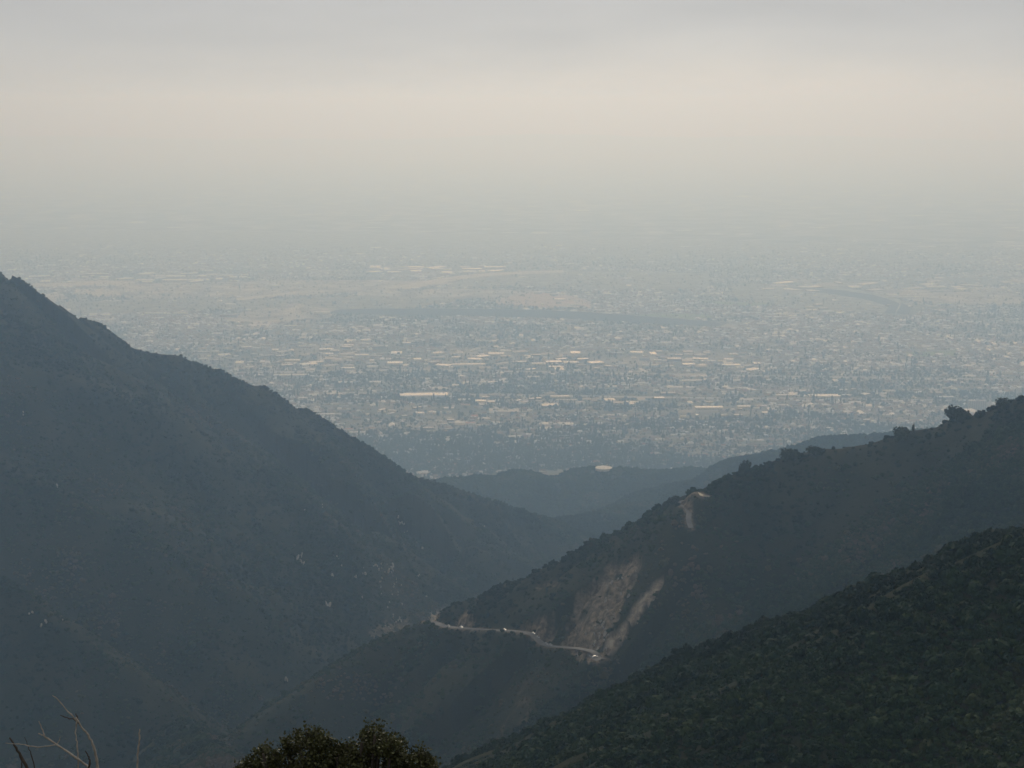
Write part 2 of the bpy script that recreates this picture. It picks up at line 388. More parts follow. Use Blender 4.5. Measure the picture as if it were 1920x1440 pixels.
# grid
NC = 560; YEND = 5690.0
ys = np.concatenate([np.linspace(-60, 600, 130, endpoint=False), np.linspace(600, 2450, 480, endpoint=False), np.linspace(2450, 5700, 330)])
us = np.linspace(-1, 1, NC)
GY = np.repeat(ys[:, None], NC, 1); GX = us[None]*(0.40*np.maximum(ys, 0)+130)[:, None]
GZ = h_base(GX, GY)
GZ, BARE = carve(GX.ravel(), GY.ravel(), GZ.ravel()); GZ = GZ.reshape(GX.shape); BARE = BARE.reshape(GX.shape)
PALE = np.zeros_like(BARE)
def scar(pixels, strength, pale=0.0, soft=10, cover=0.6):
    P = np.array([cast(px, py) for px, py in pixels]); c = P.mean(0); R = np.abs(P-c)[:, :2].max()+60
    k = np.hypot(GX-c[0], GY-c[1]) < R*1.5
    x, y = GX[k], GY[k]
    d, _ = seg_dist(x, y, np.vstack([P, P[:1]])); ins = in_poly(x, y, P)
    sd_ = np.where(ins, -d, d) + (fbm(x/5, y/5, 91, 3)-.5)*7
    f = 1-sstep(-soft*.25, soft*0.15, sd_)
    br = sstep(0.34, 0.56, fbm(x/9, y/14, 95, 3)+cover*.5-.15)
    BARE[k] = np.maximum(BARE[k], f*strength*br); PALE[k] = np.maximum(PALE[k], f*pale*br)
    streak = 1-np.abs(2*fbm(x/11, y/30, 97, 3)-1)*2
    GZ[k] -= f*(1.0+5.5*streak)*strength
    SCARS.append((P, strength))
SCARS = []
scar([(1062,1160),(1080,1120),(1115,1092),(1150,1062),(1192,1040),(1203,1052),(1192,1085),(1172,1118),(1155,1165),(1122,1204),(1090,1212),(1062,1204)], 0.95, 0.18, 9, 0.62)
scar([(1180,1150),(1196,1120),(1244,1088),(1246,1100),(1216,1128),(1192,1162),(1152,1197),(1122,1217),(1140,1190),(1170,1166)], 1.0, 0.75, 4, 1.3)
scar([(845,1176),(856,1156),(872,1146),(886,1152),(892,1177)], 1.0, 0.1, 4, 1.2)
scar([(798,1166),(806,1146),(832,1134),(838,1140),(822,1160),(826,1172)], 1.0, 0.45, 5, 0.9)
scar([(962,1178),(976,1160),(1004,1158),(1034,1172),(1040,1188),(1006,1186)], 0.9, 0.05, 6, 0.8)
scar([(1030,1210),(1058,1188),(1090,1196),(1128,1216),(1100,1214)], 0.9, 0.3, 6, 0.9)
scar([(1060,1222),(1100,1224),(1108,1248),(1085,1246)], 0.8, 0.2, 6, 0.8)
scar([(925,1395),(955,1330),(985,1270),(1005,1275),(995,1330),(965,1400)], 0.4, 0.0, 8, 0.3)
scar([(690,1192),(705,1164),(735,1158),(765,1152),(772,1168),(745,1184),(710,1198)], 0.6, 0.12, 8, 0.45)
scar([(1000,1095),(1045,1085),(1050,1100),(1010,1110)], 0.5, 0.0, 8, 0.4)
terrain = grid_mesh('mountainside', GX, GY, GZ, M_TERRAIN)
for nm, arr in (('bare', BARE), ('pale', PALE)):
    a_ = terrain.data.attributes.new(nm, 'FLOAT', 'POINT'); a_.data.foreach_set('value', arr.ravel().astype(np.float32))
tag(terrain, kind='structure')
def g_at(x, y):
    """bilinear height, bare and slope on the built grid"""
    x = np.asarray(x, float); y = np.asarray(y, float)
    r = np.interp(y, ys, np.arange(len(ys))); u = x/(0.40*np.maximum(y, 0)+130); c = (u+1)/2*(NC-1)
    r0 = np.clip(r.astype(int), 0, len(ys)-2); c0 = np.clip(c.astype(int), 0, NC-2); fr = r-r0; fc = np.clip(c-c0, 0, 1)
    def bl(A): return (A[r0, c0]*(1-fc)+A[r0, c0+1]*fc)*(1-fr)+(A[r0+1, c0]*(1-fc)+A[r0+1, c0+1]*fc)*fr
    return bl(GZ), bl(BARE)

# ------------------------------------------------------------------ valley floor, far hills
pl = bpy.data.meshes.new('valley_floor')
pl.from_pydata([(-60000, 3300, 0), (60000, 3300, 0), (60000, 60000, 0), (-60000, 60000, 0)], [], [(0, 1, 2, 3)])
pl.materials.append(M_PLAIN); o = bpy.data.objects.new('valley_floor', pl); COL.objects.link(o); tag(o, kind='structure')
xs = np.linspace(-20000, 20000, 260); yy = np.linspace(36000, 50000, 60)
X, Y = np.meshgrid(xs, yy)
prof = 240 + 260*fbm(X[:1]/3800+5, X[:1]*0, 201, 4) + 120*np.exp(-((X[:1]-1900)/2500)**2)
Z = prof*np.exp(-((Y-43000-900*fbm(X/3000, X*0, 207, 2))/2600)**2) + (fbm(X/900, Y/900, 203, 4)-.5)*90*np.exp(-((Y-43000)/4000)**2) - 12
o = grid_mesh('distant_hills', X, Y, Z, M_SCRUB); tag(o, kind='structure')

# ------------------------------------------------------------------ plant and house building blocks (kept in collections of their own)
def leaf_blob(nleaf, size, rxy=1.0, rz=0.8, base=0.1, lumps=6, seed=0, jit=0.25, core=True, cs_=0.86):
    r_ = np.random.default_rng(seed); v = []; f = []
    cs = [(0, 0, 0.35, 0.62)] + [(r_.uniform(-.55, .55), r_.uniform(-.55, .55), r_.uniform(.15, .75), r_.uniform(.32, .5)) for _ in range(lumps)]
    for k in range(nleaf):
        cx, cy, cz, cr = cs[r_.integers(len(cs))]
        d = r_.normal(size=3); d[2] = abs(d[2])*1.1-0.25; d /= np.linalg.norm(d)
        p = np.array([cx, cy, cz])+d*cr*r_.uniform(.82, 1.08); p = p*[rxy, rxy, rz]; p[2] = max(p[2]+base, 0.02)
        n = d+r_.normal(size=3)*jit*1.6; n /= np.linalg.norm(n)
        t = np.cross(n, r_.normal(size=3)); t /= np.linalg.norm(t); b = np.cross(n, t); s = size*r_.uniform(.6, 1.35)
        i = len(v); v += [p-t*s-b*s*.6, p+t*s-b*s*.6, p+t*s*.5+b*s*.8, p-t*s*.6+b*s*.7]; f.append((i, i+1, i+2, i+3))
    if core:
        for cx, cy, cz, cr in cs:
            bm = bmesh.new(); bmesh.ops.create_icosphere(bm, subdivisions=1, radius=cr*cs_)
            i = len(v)
            for q in bm.verts: v.append(np.array([(q.co.x+cx)*rxy, (q.co.y+cy)*rxy, max((q.co.z+cz)*rz+base, 0)]))
            for q in bm.faces: f.append(tuple(i+w.index for w in q.verts))
            bm.free()
    return v, f
def proto_collection(name, objs):
    c = bpy.data.collections.new(name)
    for o in objs: c.objects.link(o)
    return c
def scatter(name, pts, rot, scl, var, tint, coll, label, cat):
    me = bpy.data.meshes.new(name); n = len(pts)
    me.vertices.add(n); me.vertices.foreach_set('co', np.asarray(pts, np.float32).ravel())
    a = me.attributes.new('rot', 'FLOAT_VECTOR', 'POINT'); a.data.foreach_set('vector', np.asarray(rot, np.float32).ravel())
    a = me.attributes.new('scl', 'FLOAT_VECTOR', 'POINT'); a.data.foreach_set('vector', np.asarray(scl, np.float32).ravel())
    a = me.attributes.new('var', 'INT', 'POINT'); a.data.foreach_set('value', np.asarray(var, np.int32))
    a = me.attributes.new('tint', 'FLOAT', 'POINT'); a.data.foreach_set('value', np.asarray(tint, np.float32))
    me.update()
    o = bpy.data.objects.new(name, me); COL.objects.link(o)
    g = bpy.data.node_groups.new(name+'_nodes', 'GeometryNodeTree')
    g.interface.new_socket('Geometry', in_out='INPUT', socket_type='NodeSocketGeometry')
    g.interface.new_socket('Geometry', in_out='OUTPUT', socket_type='NodeSocketGeometry')
    gi = g.nodes.new('NodeGroupInput'); go = g.nodes.new('NodeGroupOutput')
    ip = g.nodes.new('GeometryNodeInstanceOnPoints'); ci = g.nodes.new('GeometryNodeCollectionInfo')
    ci.inputs['Collection'].default_value = coll; ci.inputs['Separate Children'].default_value = True; ci.inputs['Reset Children'].default_value = True
    ip.inputs['Pick Instance'].default_value = True
    def na(nm, t):
        q = g.nodes.new('GeometryNodeInputNamedAttribute'); q.data_type = t; q.inputs['Name'].default_value = nm; return q.outputs['Attribute']
    er = g.nodes.new('FunctionNodeEulerToRotation')
    g.links.new(gi.outputs[0], ip.inputs['Points']); g.links.new(ci.outputs[0], ip.inputs['Instance'])
    g.links.new(na('var', 'INT'), ip.inputs['Instance Index']); g.links.new(na('rot', 'FLOAT_VECTOR'), er.inputs[0]); g.links.new(er.outputs[0], ip.inputs['Rotation'])
    g.links.new(na('scl', 'FLOAT_VECTOR'), ip.inputs['Scale']); g.links.new(ip.outputs[0], go.inputs[0])
    md = o.modifiers.new('scatter', 'NODES'); md.node_group = g
    return tag(o, label, cat, kind='stuff')

shrubs = []
for k in range(6):
    v, f = leaf_blob(170, 0.17, 1.0, 0.72+0.06*k, 0.05, 5, 100+k)
    shrubs.append(mesh_obj('shrub', v, f, M_SHRUB, link=False))
SHRUBS = proto_collection('shrub_shapes', shrubs)

# chaparral over the slopes
def chaparral():
    n = 900000
    y = np.sqrt(rng.uniform(0, 1, n)*(4150**2-240**2)+240**2)
    x = rng.uniform(-1, 1, n)*(0.37*y+60)
    m = 520000; yn = np.sqrt(rng.uniform(0, 1, m)*(1150**2-300**2)+300**2); xn = rng.uniform(-1, 1, m)*(0.37*yn+60)   # the near spur, thickly grown
    x = np.r_[x, xn]; y = np.r_[y, yn]; n += m
    z, bare = g_at(x, y)
    e = 6.0; zx, _ = g_at(x+e, y); zy, _ = g_at(x, y+e)
    nx, ny = -(zx-z)/e, -(zy-z)/e
    vx, vy, vz = -x, -y, CAM[2]-z
    facing = nx*vx+ny*vy+vz
    keep = (facing > np.where(y < 1200, -0.45, -0.2)*np.hypot(np.hypot(vx, vy), vz)) & (z > 1.0)
    dens = np.clip(0.42+1.3*(fbm(x/45, y/45, 301, 3)-.5), 0.10, 1)
    dens = np.where(y > 3000, dens*0.75, dens)
    dens = np.where(y < 1150, np.maximum(dens, .5), dens)
    keep &= rng.uniform(0, 1, n) < dens*(1-np.clip(bare*1.02, 0, 1))
    px, py = project(np.stack([x, y, z], -1))
    keep &= (px > -160) & (px < 2080) & (py < 1560) & (py > 400)
    for poly in (TURN, PAD): keep &= ~in_poly(x, y, poly)
    ci = np.nonzero(keep)[0]
    for Rd in ROADS:
        P = Rd['P']; lo = P.min(0)-15; hi = P.max(0)+15
        k = ci[(x[ci] > lo[0]) & (x[ci] < hi[0]) & (y[ci] > lo[1]) & (y[ci] < hi[1])]
        keep[k[seg_dist(x[k], y[k], P)[0] < Rd['w']+0.9]] = False
    x, y, z = x[keep], y[keep], z[keep]; n = len(x)
    big = fbm(x/80, y/80, 311, 3)
    s = np.exp(rng.normal(0.62, 0.38, n))*(0.7+0.8*big)
    s = np.where((y > 800) & (y < 1750), s*.85, s)
    s = np.where(y < 800, np.clip(s*.62*np.exp(rng.normal(0, .3, n)), .55, 3.8), s)
    s = np.where(y > 2700, s*1.5+1.0, s); s = np.clip(s, 0.7, 6.5)
    ti = 0.28+1.7*(fbm(x/120, y/120, 321, 3)-.5)+0.9*(fbm(x/28, y/28, 331, 2)-.5)+rng.normal(0, .17, n)
    ti = np.where(y > 2350, ti*0.8, ti); ti = np.where(y < 850, ti*.55, ti)
    ti = np.clip(ti, 0, 1)
    scl = np.stack([s*rng.uniform(.85, 1.25, n), s*rng.uniform(.85, 1.25, n), s*rng.uniform(.75, 1.35, n)], -1)
    rot = np.stack([rng.normal(0, .12, n), rng.normal(0, .12, n), rng.uniform(0, 6.28, n)], -1)
    scatter('chaparral', np.stack([x, y, z-0.25*s], -1), rot, scl, rng.integers(0, 6, n), ti, SHRUBS, 'dark green and brown chaparral scrub covering the mountain slopes', 'scrub')
    return n
N_SHRUB = chaparral()

# ------------------------------------------------------------------ mountain road surfaces
def ribbon(P, w, z=0.12):
    d = np.gradient(P[:, :2], axis=0); d /= np.linalg.norm(d, axis=1)[:, None]+1e-9; nrm = np.stack([-d[:, 1], d[:, 0]], 1)
    A = np.c_[P[:, :2]+nrm*w, P[:, 2]+z]; B = np.c_[P[:, :2]-nrm*w, P[:, 2]+z]
    v = np.vstack([A, B]); n = len(P); f = [(i, i+1, n+i+1, n+i) for i in range(n-1)]; return v, f
for Rd in ROADS:
    v, f = ribbon(Rd['P'], Rd['w']); o = mesh_obj('mountain_road', v, f, M_ASPHALT); tag(o, kind='structure')
def pad(name, poly, mat, z=0.2):
    c = poly.mean(0); v = [(p[0], p[1], c[2]+z) for p in poly]
    o = mesh_obj(name, v, [tuple(range(len(v)))], mat)
    if o.data.polygons[0].normal.z < 0: o.data.flip_normals()
    return tag(o, kind='structure')
pad('roadside_turnout', TURN, M_ASPHALT, 0.06); pad('roadside_clearing', PAD, M_SAND, 0.06)

# ------------------------------------------------------------------ town
ANG = math.radians(4.0)
GU = np.array([math.cos(ANG), math.sin(ANG)]); GV = np.array([-math.sin(ANG), math.cos(ANG)])
def sheet(name, pixels, mat, z):
    P = [on_plain(px, py) for px, py in pixels]
    o = mesh_obj(name, [(p[0], p[1], z) for p in P], [tuple(range(len(P)))], mat)
    if o.data.polygons[0].normal.z < 0: o.data.flip_normals()
    SHEETS.append(np.array(P)); return tag(o, kind='structure')
SHEETS = []
sheet('gravel_pit', [(60,532),(190,526),(260,528),(240,536),(60,538)], M_SAND, .6)
sheet('gravel_pit', [(60,548),(118,552),(128,558),(110,566),(80,566)], M_BARE, .6)
sheet('gravel_flat', [(250,532),(620,525),(900,527),(760,544),(560,556),(300,560),(180,556),(210,540)], M_BARE, .3)
sheet('scrub_flat', [(110,568),(330,560),(560,560),(780,552),(880,560),(760,580),(640,584),(480,580),(300,585),(150,590)], M_SCRUB, .4)
sheet('gravel_pit', [(140,543),(215,541),(228,553),(185,555),(140,551)], M_SAND, .8)
sheet('gravel_flat', [(400,600),(440,588),(560,568),(572,574),(640,580),(612,598),(560,606),(470,604)], M_BARE, .6)
sheet('sand_bank', [(528,584),(566,569),(572,573),(545,586)], M_SAND, .9)
sheet('gravel_flat', [(660,553),(700,541),(760,548),(820,541),(960,544),(1000,555),(900,560),(760,558)], M_BARE, .8)
sheet('reddish_lot', [(930,562),(1000,546),(1060,553),(1110,566),(1105,578),(1010,576),(930,570)], M_PINK, .9)
sheet('scrub_flat', [(980,507),(1330,512),(1330,540),(1120,545),(1000,538),(820,541),(870,525)], M_SCRUB, .5)
sheet('scrub_flat', [(1370,532),(1560,536),(1680,556),(1700,578),(1600,588),(1480,577),(1380,560)], M_SCRUB, .5)
sheet('grass_field', [(1190,592),(1230,588),(1330,589),(1338,596),(1300,602),(1230,599)], M_GRASS, 1.0)
sheet('grass_field', [(1300,563),(1360,566),(1440,568),(1450,574),(1390,574),(1330,568)], M_GRASS, 1.0)
sheet('gravel_flat', [(1640,548),(1700,543),(1760,546),(1920,552),(1920,570),(1800,572),(1720,566)], M_BARE, .6)
sheet('grass_field', [(1690,662),(1800,656),(1790,668),(1700,670)], M_GRASS, .6)
sheet('scrub_flat', [(0,430),(960,440),(1920,470),(1920,505),(1200,500),(400,502),(0,505)], M_SCRUB, .3)
def strip(name, pixels, w, mat, z, n=40):
    P = smooth_path([on_plain(px, py) for px, py in pixels], n); P[:, 2] = 0; w = w*K; v, f = ribbon(P, w, z)
    o = mesh_obj(name, v, f, mat)
    if o.data.polygons[0].normal.z < 0: o.data.flip_normals()
    STRIPS.append((P, w)); return tag(o, kind='structure')
STRIPS = []
strip('river_channel', [(745,541),(800,531),(840,524),(890,517),(940,513),(1060,509)], 70, M_SAND, 1.3)
strip('levee_track', [(440,562),(500,556),(572,547)], 45, M_SAND, 1.3)
for k, (pix, w) in enumerate([([(430,700),(760,693),(1200,701),(1500,707),(1900,712)], 20), ([(640,737),(960,741),(1300,746),(1920,752)], 14), ([(560,760),(900,773),(1300,775),(1920,790)], 9),
                 ([(300,640),(900,646),(1900,660)], 8), ([(600,800),(960,812),(1400,822),(1800,830)], 7), ([(900,850),(1240,829),(1540,832)], 6),
                 ([(600,607),(1200,612),(1900,622)], 8)]):
    strip('avenue' if w < 18 else 'freeway', pix, w, M_ASPHALT if w < 12 else M_CONCRETE, .25+.05*k)
def in_sheet(x, y):
    k = np.zeros(x.shape, bool)
    for P in SHEETS[:-1]: k |= in_poly(x, y, P)
    return k
def near_strip(x, y, m):
    k = np.zeros(x.shape, bool)
    for P, w in STRIPS: k |= seg_dist(x, y, P[::3] if len(P) > 30 else P)[0] < w+m
    return k

# dams: long dark embankments
def embankment(name, pixels, h, half, label, mat):
    P = smooth_path([on_plain(px, py) for px, py in pixels], 50); P[:, 2] = 0
    e = np.sin(np.linspace(0, math.pi, 50))**0.35
    d = np.gradient(P[:, :2], axis=0); d /= np.linalg.norm(d, axis=1)[:, None]; nr = np.stack([-d[:, 1], d[:, 0]], 1)
    half *= K; h *= K
    rows = [(-half, -1.0), (-5, 1.0), (5, 1.0), (half, -1.0)]; v = []
    for off, zz in rows: v.append(np.c_[P[:, :2]+nr*off, np.where(zz > 0, h*e, -1.0)])
    v = np.vstack(v); n = 50; f = []
    root = empty(name, P[25]); q = v-P[25]
    for r in (0, 2): mesh_obj('face', np.vstack([q[r*n:(r+1)*n], q[(r+1)*n:(r+2)*n]]), [(i, i+1, n+i+1, n+i) for i in range(n-1)], mat, root)
    mesh_obj('crest_road', np.vstack([q[n:2*n], q[2*n:3*n]]), [(i, i+1, n+i+1, n+i) for i in range(n-1)], M_BARE, root)
    DAMS.append(P); return tag(root, label, 'dam')
DAMS = []
embankment('dam', [(620,584),(760,587),(900,589),(1040,592),(1180,600),(1290,606),(1360,609)], 27, 75, 'long dark earth dam stretching beside the green field in the valley', M_DAM)
embankment('dam', [(1480,540),(1560,548),(1640,560),(1690,575),(1680,588)], 20, 60, 'curved dark embankment around the scrub basin below the far warehouses', M_DAM)

# --- business zones: flat-roofed buildings
ROOFC = {'white': simple('white_roof', (0.82, 0.82, 0.80), 0.45, 0.08, 0.05, spec=0.5), 'cream': simple('cream_roof', (0.74, 0.71, 0.63), 0.55, 0.1, 0.05, spec=0.4),
         'grey': simple('grey_roof', (0.38, 0.36, 0.33), 0.6, 0.2, 0.05), 'tan': simple('tan_roof', (0.48, 0.43, 0.36), 0.7, 0.15, 0.05), 'red': simple('red_roof', (0.42, 0.20, 0.14), 0.8, 0.15, 0.05)}
WALLC = {'cream': simple('cream_wall', (0.62, 0.55, 0.42), 0.9, 0.1, 0.05), 'white': simple('white_wall', (0.74, 0.71, 0.65), 0.9, 0.1, 0.05), 'brown': simple('brown_wall', (0.30, 0.23, 0.18), 0.9, 0.1, 0.05), 'grey': simple('grey_wall', (0.36, 0.35, 0.34), 0.9, 0.1, 0.05)}
M_GLASS = simple('window_glass', (0.05, 0.06, 0.07), 0.15, 0.1, 0.2, spec=0.6)
BMESH = {}
def flat_building_mesh(w, d, h, roof, wall, seed):
    r_ = random.Random(seed); b = MB()
    b.box(-w/2, w/2, -d/2, d/2, 0, h, 0, 1)
    t = 0.5
    for (x0, x1, y0, y1) in ((-w/2-.05, w/2+.05, -d/2-.05, -d/2+t), (-w/2-.05, w/2+.05, d/2-t, d/2+.05), (-w/2-.05, -w/2+t, -d/2+t, d/2-t), (w/2-t, w/2+.05, -d/2+t, d/2-t)):
        b.box(x0, x1, y0, y1, h+.01, h+0.9, 0)
    for _ in range(max(2, int(w*d/350))):
        x, y = r_.uniform(-w/2+4, w/2-6), r_.uniform(-d/2+3, d/2-5); b.box(x, x+2.4, y, y+1.8, h+.02, h+1.5, 2)
    for k in range(int(w/7)):
        x = -w/2+3+k*7; b.box(x, x+4.2, -d/2-.06, -d/2-.01, 1.0, min(h-.8, 3.6), 3)
    me = b.build('m', [WALLC[wall], ROOFC[roof], WALLC['grey'], M_GLASS], link=False); return me.data
OCC = []
def place_building(name, x, y, w, d, h, roof, wall, rz, label, cat, group=None, z=0.0, seed=0):
    o = bpy.data.objects.new(name, flat_building_mesh(w, d, h, roof, wall, seed)); COL.objects.link(o)
    o.location = (x, y, z); o.rotation_euler = (0, 0, rz); OCC.append((x, y, max(w, d)*0.5+4)); return tag(o, label, cat, group)
# single buildings one can pick out: px, py(base), width px, depth m, height m, roof, wall, label
NAMED = [
 (795,745,92,70,9,'white','white','long white flat-roofed warehouse beside the pale avenue'),
 (1330,768,52,38,9,'white','cream','bright white store with a stepped roof among the street trees'),
 (1398,766,30,30,9,'white','cream','short white store next to the stepped white store'),
 (1548,747,58,55,10,'white','cream','wide pale warehouse with ribbed roof standing alone near the right ridge'),
 (1470,744,30,26,8,'cream','cream','low cream shed between tree rows and the ribbed warehouse'),
 (1772,748,34,24,9,'white','grey','narrow white hall beside the tall grey hospital block'),
 (1297,716,42,20,7,'white','white','thin white roof lying alone in dark trees above the freeway'),
 (1372,688,34,40,10,'white','white','white slant-fronted depot on the right end of the central business strip'),
 (1050,747,36,30,9,'cream','cream','cream store facing the avenue with a white front'),
 (1062,752,42,10,6,'white','white','thin white sheltered row along the trees'),
 (870,752,24,20,7,'white','white','small white shed beside the long avenue'),
 (820,779,16,20,14,'white','cream','cream cube building bright above dark street trees'),
 (612,779,32,18,6,'white','white','low white terrace tucked against the foot of the left mountain'),
 (672,813,34,14,6,'white','white','low white row house block near the left mountain foot'),
 (545,706,66,26,8,'white','white','long narrow pale roof in the trees beside the left mountain'),
 (560,602,20,26,14,'cream','cream','tall cream plant building on the gravel flat'),
 (603,590,30,40,16,'cream','cream','large cream plant hall on the gravel flat'),
 (290,590,36,30,12,'cream','white','cream quarry shed with bright end wall'),
 (338,590,26,30,14,'cream','white','square cream quarry building beside the bright quarry shed'),
 (428,594,32,30,12,'tan','brown','tan brick works on bare ground'),
 (545,613,24,24,8,'white','white','white depot below the cream plant hall'),
 (612,607,26,18,8,'cream','white','cream depot next to the white depot below the plant hall'),
 (1775,571,34,12,9,'white','white','very long white shed standing alone on the bare river land'),
 (1685,559,60,12,9,'white','white','long bent row of white sheds at the river land'),
 (715,598,10,24,9,'white','white','small white shed at the near foot of the dam'),
 (735,598,12,24,9,'white','white','white double shed at the near foot of the dam'),
 (880,687,64,40,10,'cream','white','long cream store on the central business strip beside the tall trees'),
 (1010,686,26,30,12,'white','cream','white fronted cinema block on the central business strip'),
 (1220,688,30,30,9,'grey','white','boxy grey store with a white parapet in the central business strip'),
 (1145,655,26,22,7,'tan','cream','low tan hall with domed look above the central strip'),
 (1890,704,16,16,16,'cream','cream','bright tan chapel block among the right-hand houses'),
 (1450,689,10,12,6,'white','white','tiny bright white kiosk roof in the trees right of the depot'),
]
for k, (px, py, wpx, dep, h, roof, wall, lab) in enumerate(NAMED):
    p = on_plain(px, py); w = wpx*np.linalg.norm(p-CAM)/FPX
    place_building('commercial_building' if k not in (15, 16, 17, 18, 19) else 'industrial_building', p[0], p[1]+dep/2, w, dep, h, roof, wall, ANG*(0.3 if k % 2 else 1), lab, 'building', seed=k)
# hospital block with rows of windows
p = on_plain(1833, 768); hb = empty('hospital_block', p, ANG); wv = MB(); hw, hd, hh = 34*p[1]/FPX/2*2, 22, 40
wv.box(-hw/2, hw/2, 0, hd, 0, hh, 0, 1); wv.build('wall', [WALLC['grey'], ROOFC['grey']], hb)
MB().box(-6, 6, 6, 15, hh, hh+5, 0, 1).build('roof_plant', [WALLC['grey'], ROOFC['grey']], hb)
wm = MB().box(-1.7, 1.7, -.12, -.02, 0, 1.9).build('window', M_GLASS, hb); wm.location = (-hw/2+4, 0, 3)
for i in range(8):
    for j in range(9):
        if i == j == 0: continue
        c = wm.copy(); COL.objects.link(c); c.parent = hb; c.location = (-hw/2+4+i*(hw-8)/7, 0, 3+j*4.1)
tag(hb, 'tall grey hospital block with rows of windows just behind the right ridge', 'building'); OCC.append((p[0], p[1]+10, 40))
# generic zone buildings
ZONES = [  # px0, px1, py0, py1, count, min w, max w, roof mix, label
 (370,770,640,692,84,24,90,['white','white','white','cream','tan','grey','grey'],'commercial building in the wide business strip beside the left mountain'),
 (780,1430,660,694,84,24,90,['white','white','white','cream','grey','tan'],'commercial building in the central business strip'),
 (900,1260,738,762,26,26,75,['cream','grey','tan','white'],'low store along the pale avenue'),
 (640,900,760,812,44,18,50,['cream','white','tan','red','grey'],'shop in the town centre below the long warehouse'),
 (1270,1440,755,785,12,16,44,['white','cream','white'],'shop clustered round the stepped white store'),
 (1580,1800,728,752,16,20,60,['cream','tan','grey','white'],'office building along the avenue towards the hospital block'),
 (30,460,514,530,26,70,190,['white','white','cream'],'far industrial hall beyond the gravel pits'),
 (700,930,500,512,20,70,190,['white','white','cream'],'far industrial hall beyond the river channel'),
 (1440,1920,526,548,26,60,180,['cream','white','tan'],'far industrial hall beyond the curved embankment'),
 (1000,1120,548,578,14,30,80,['tan','red','cream','white'],'industrial shed on the reddish lot behind the dam'),
 (1480,1760,572,586,14,30,70,['white','cream','tan'],'shed along the edge of the scrub basin'),
]
nid = 0
for zi, (x0, x1, y0, y1, n, w0, w1, mix, lab) in enumerate(ZONES):
    placed = 0; tries = 0
    while placed < n and tries < n*30:
        tries += 1
        px, py = random.uniform(x0, x1), random.uniform(y0, y1)
        p = on_plain(px, py); w = random.uniform(w0, w1); d = random.uniform(.35, .8)*w; d = min(d, 90)
        if any((p[0]-ox)**2+(p[1]-oy)**2 < (orr+.55*max(w, d))**2*.8 for ox, oy, orr in OCC): continue
        if near_strip(np.array([p[0]]), np.array([p[1]]), d*.5)[0]: continue
        rf = random.choice(mix); full = '%s %s-roofed %s' % ('large' if w > (w0+w1)/2 else 'small', rf, lab)
        place_building('commercial_building' if zi < 6 else 'industrial_hall', p[0], p[1], w, d, random.uniform(5, 12), rf, random.choice(['cream', 'white', 'brown', 'grey', 'cream']), ANG+random.choice([0, 0, math.pi/2, .3, -.35, .6])+random.gauss(0, .03), full, 'building', full.replace('building', 'buildings').replace(' hall', ' halls').replace(' shed', ' sheds').replace(' store ', ' stores ').replace(' shop ', ' shops '), seed=nid)
        nid += 1; placed += 1

def in_zone(x, y, k=len(ZONES)):
    r = np.zeros(x.shape, bool)
    for (x0, x1, y0, y1, *_r) in ZONES[:k]: r |= in_poly(x, y, np.array([on_plain(a, b) for a, b in ((x0, y0), (x1, y0), (x1, y1), (x0, y1))]))
    return r
# --- houses: the nearest ones as things, the rest as one mass
def house_mesh(kind):
    b = MB(); w, d, h = 15, 10, 3.2
    b.box(-w/2, w/2, -d/2, d/2, 0, h, 0)
    e = .6
    if kind % 2 == 0:      # gable
        v = [(-w/2-e,-d/2-e,h-.15),(w/2+e,-d/2-e,h-.15),(w/2+e,d/2+e,h-.15),(-w/2-e,d/2+e,h-.15),(-w/2-e,0,h+2.6),(w/2+e,0,h+2.6)]
        b.add(v, [(0,1,5,4),(2,3,4,5)], 1); b.add([(-w/2,-d/2,h),(-w/2,d/2,h),(-w/2,0,h+2.3),(w/2,-d/2,h),(w/2,d/2,h),(w/2,0,h+2.3)], [(1,0,2),(3,4,5)], 0)
    else:                  # hip
        v = [(-w/2-e,-d/2-e,h-.15),(w/2+e,-d/2-e,h-.15),(w/2+e,d/2+e,h-.15),(-w/2-e,d/2+e,h-.15),(-w/2+4,0,h+2.5),(w/2-4,0,h+2.5)]
        b.add(v, [(0,1,5,4),(2,3,4,5),(1,2,5),(3,0,4)], 1)
    if kind >= 2:          # wing
        b.box(w/2-7, w/2-.5, -d/2-6, -d/2, 0, h, 0)
        x0, x1 = w/2-7-e, w/2-.5+e; y0, y1 = -d/2-6-e, 0; xm = (x0+x1)/2
        b.add([(x0,y0,h-.1),(x1,y0,h-.1),(x1,y1,h-.1),(x0,y1,h-.1),(xm,y0,h+2),(xm,y1,h+2)], [(0,3,5,4),(1,4,5,2),(0,4,1)], 1)
    return b
HOUSES = proto_collection('house_shapes', [house_mesh(k).build('house', [M_WALL, M_ROOF], link=False) for k in range(4)])
def town_density(x, y):
    return sstep(0.30, 0.50, fbm(x/700, y/700, 401, 3))
def wood(x, y): return .5+1.5*(fbm(x/900, y/420, 441, 3)-.5)      # leafier and barer districts
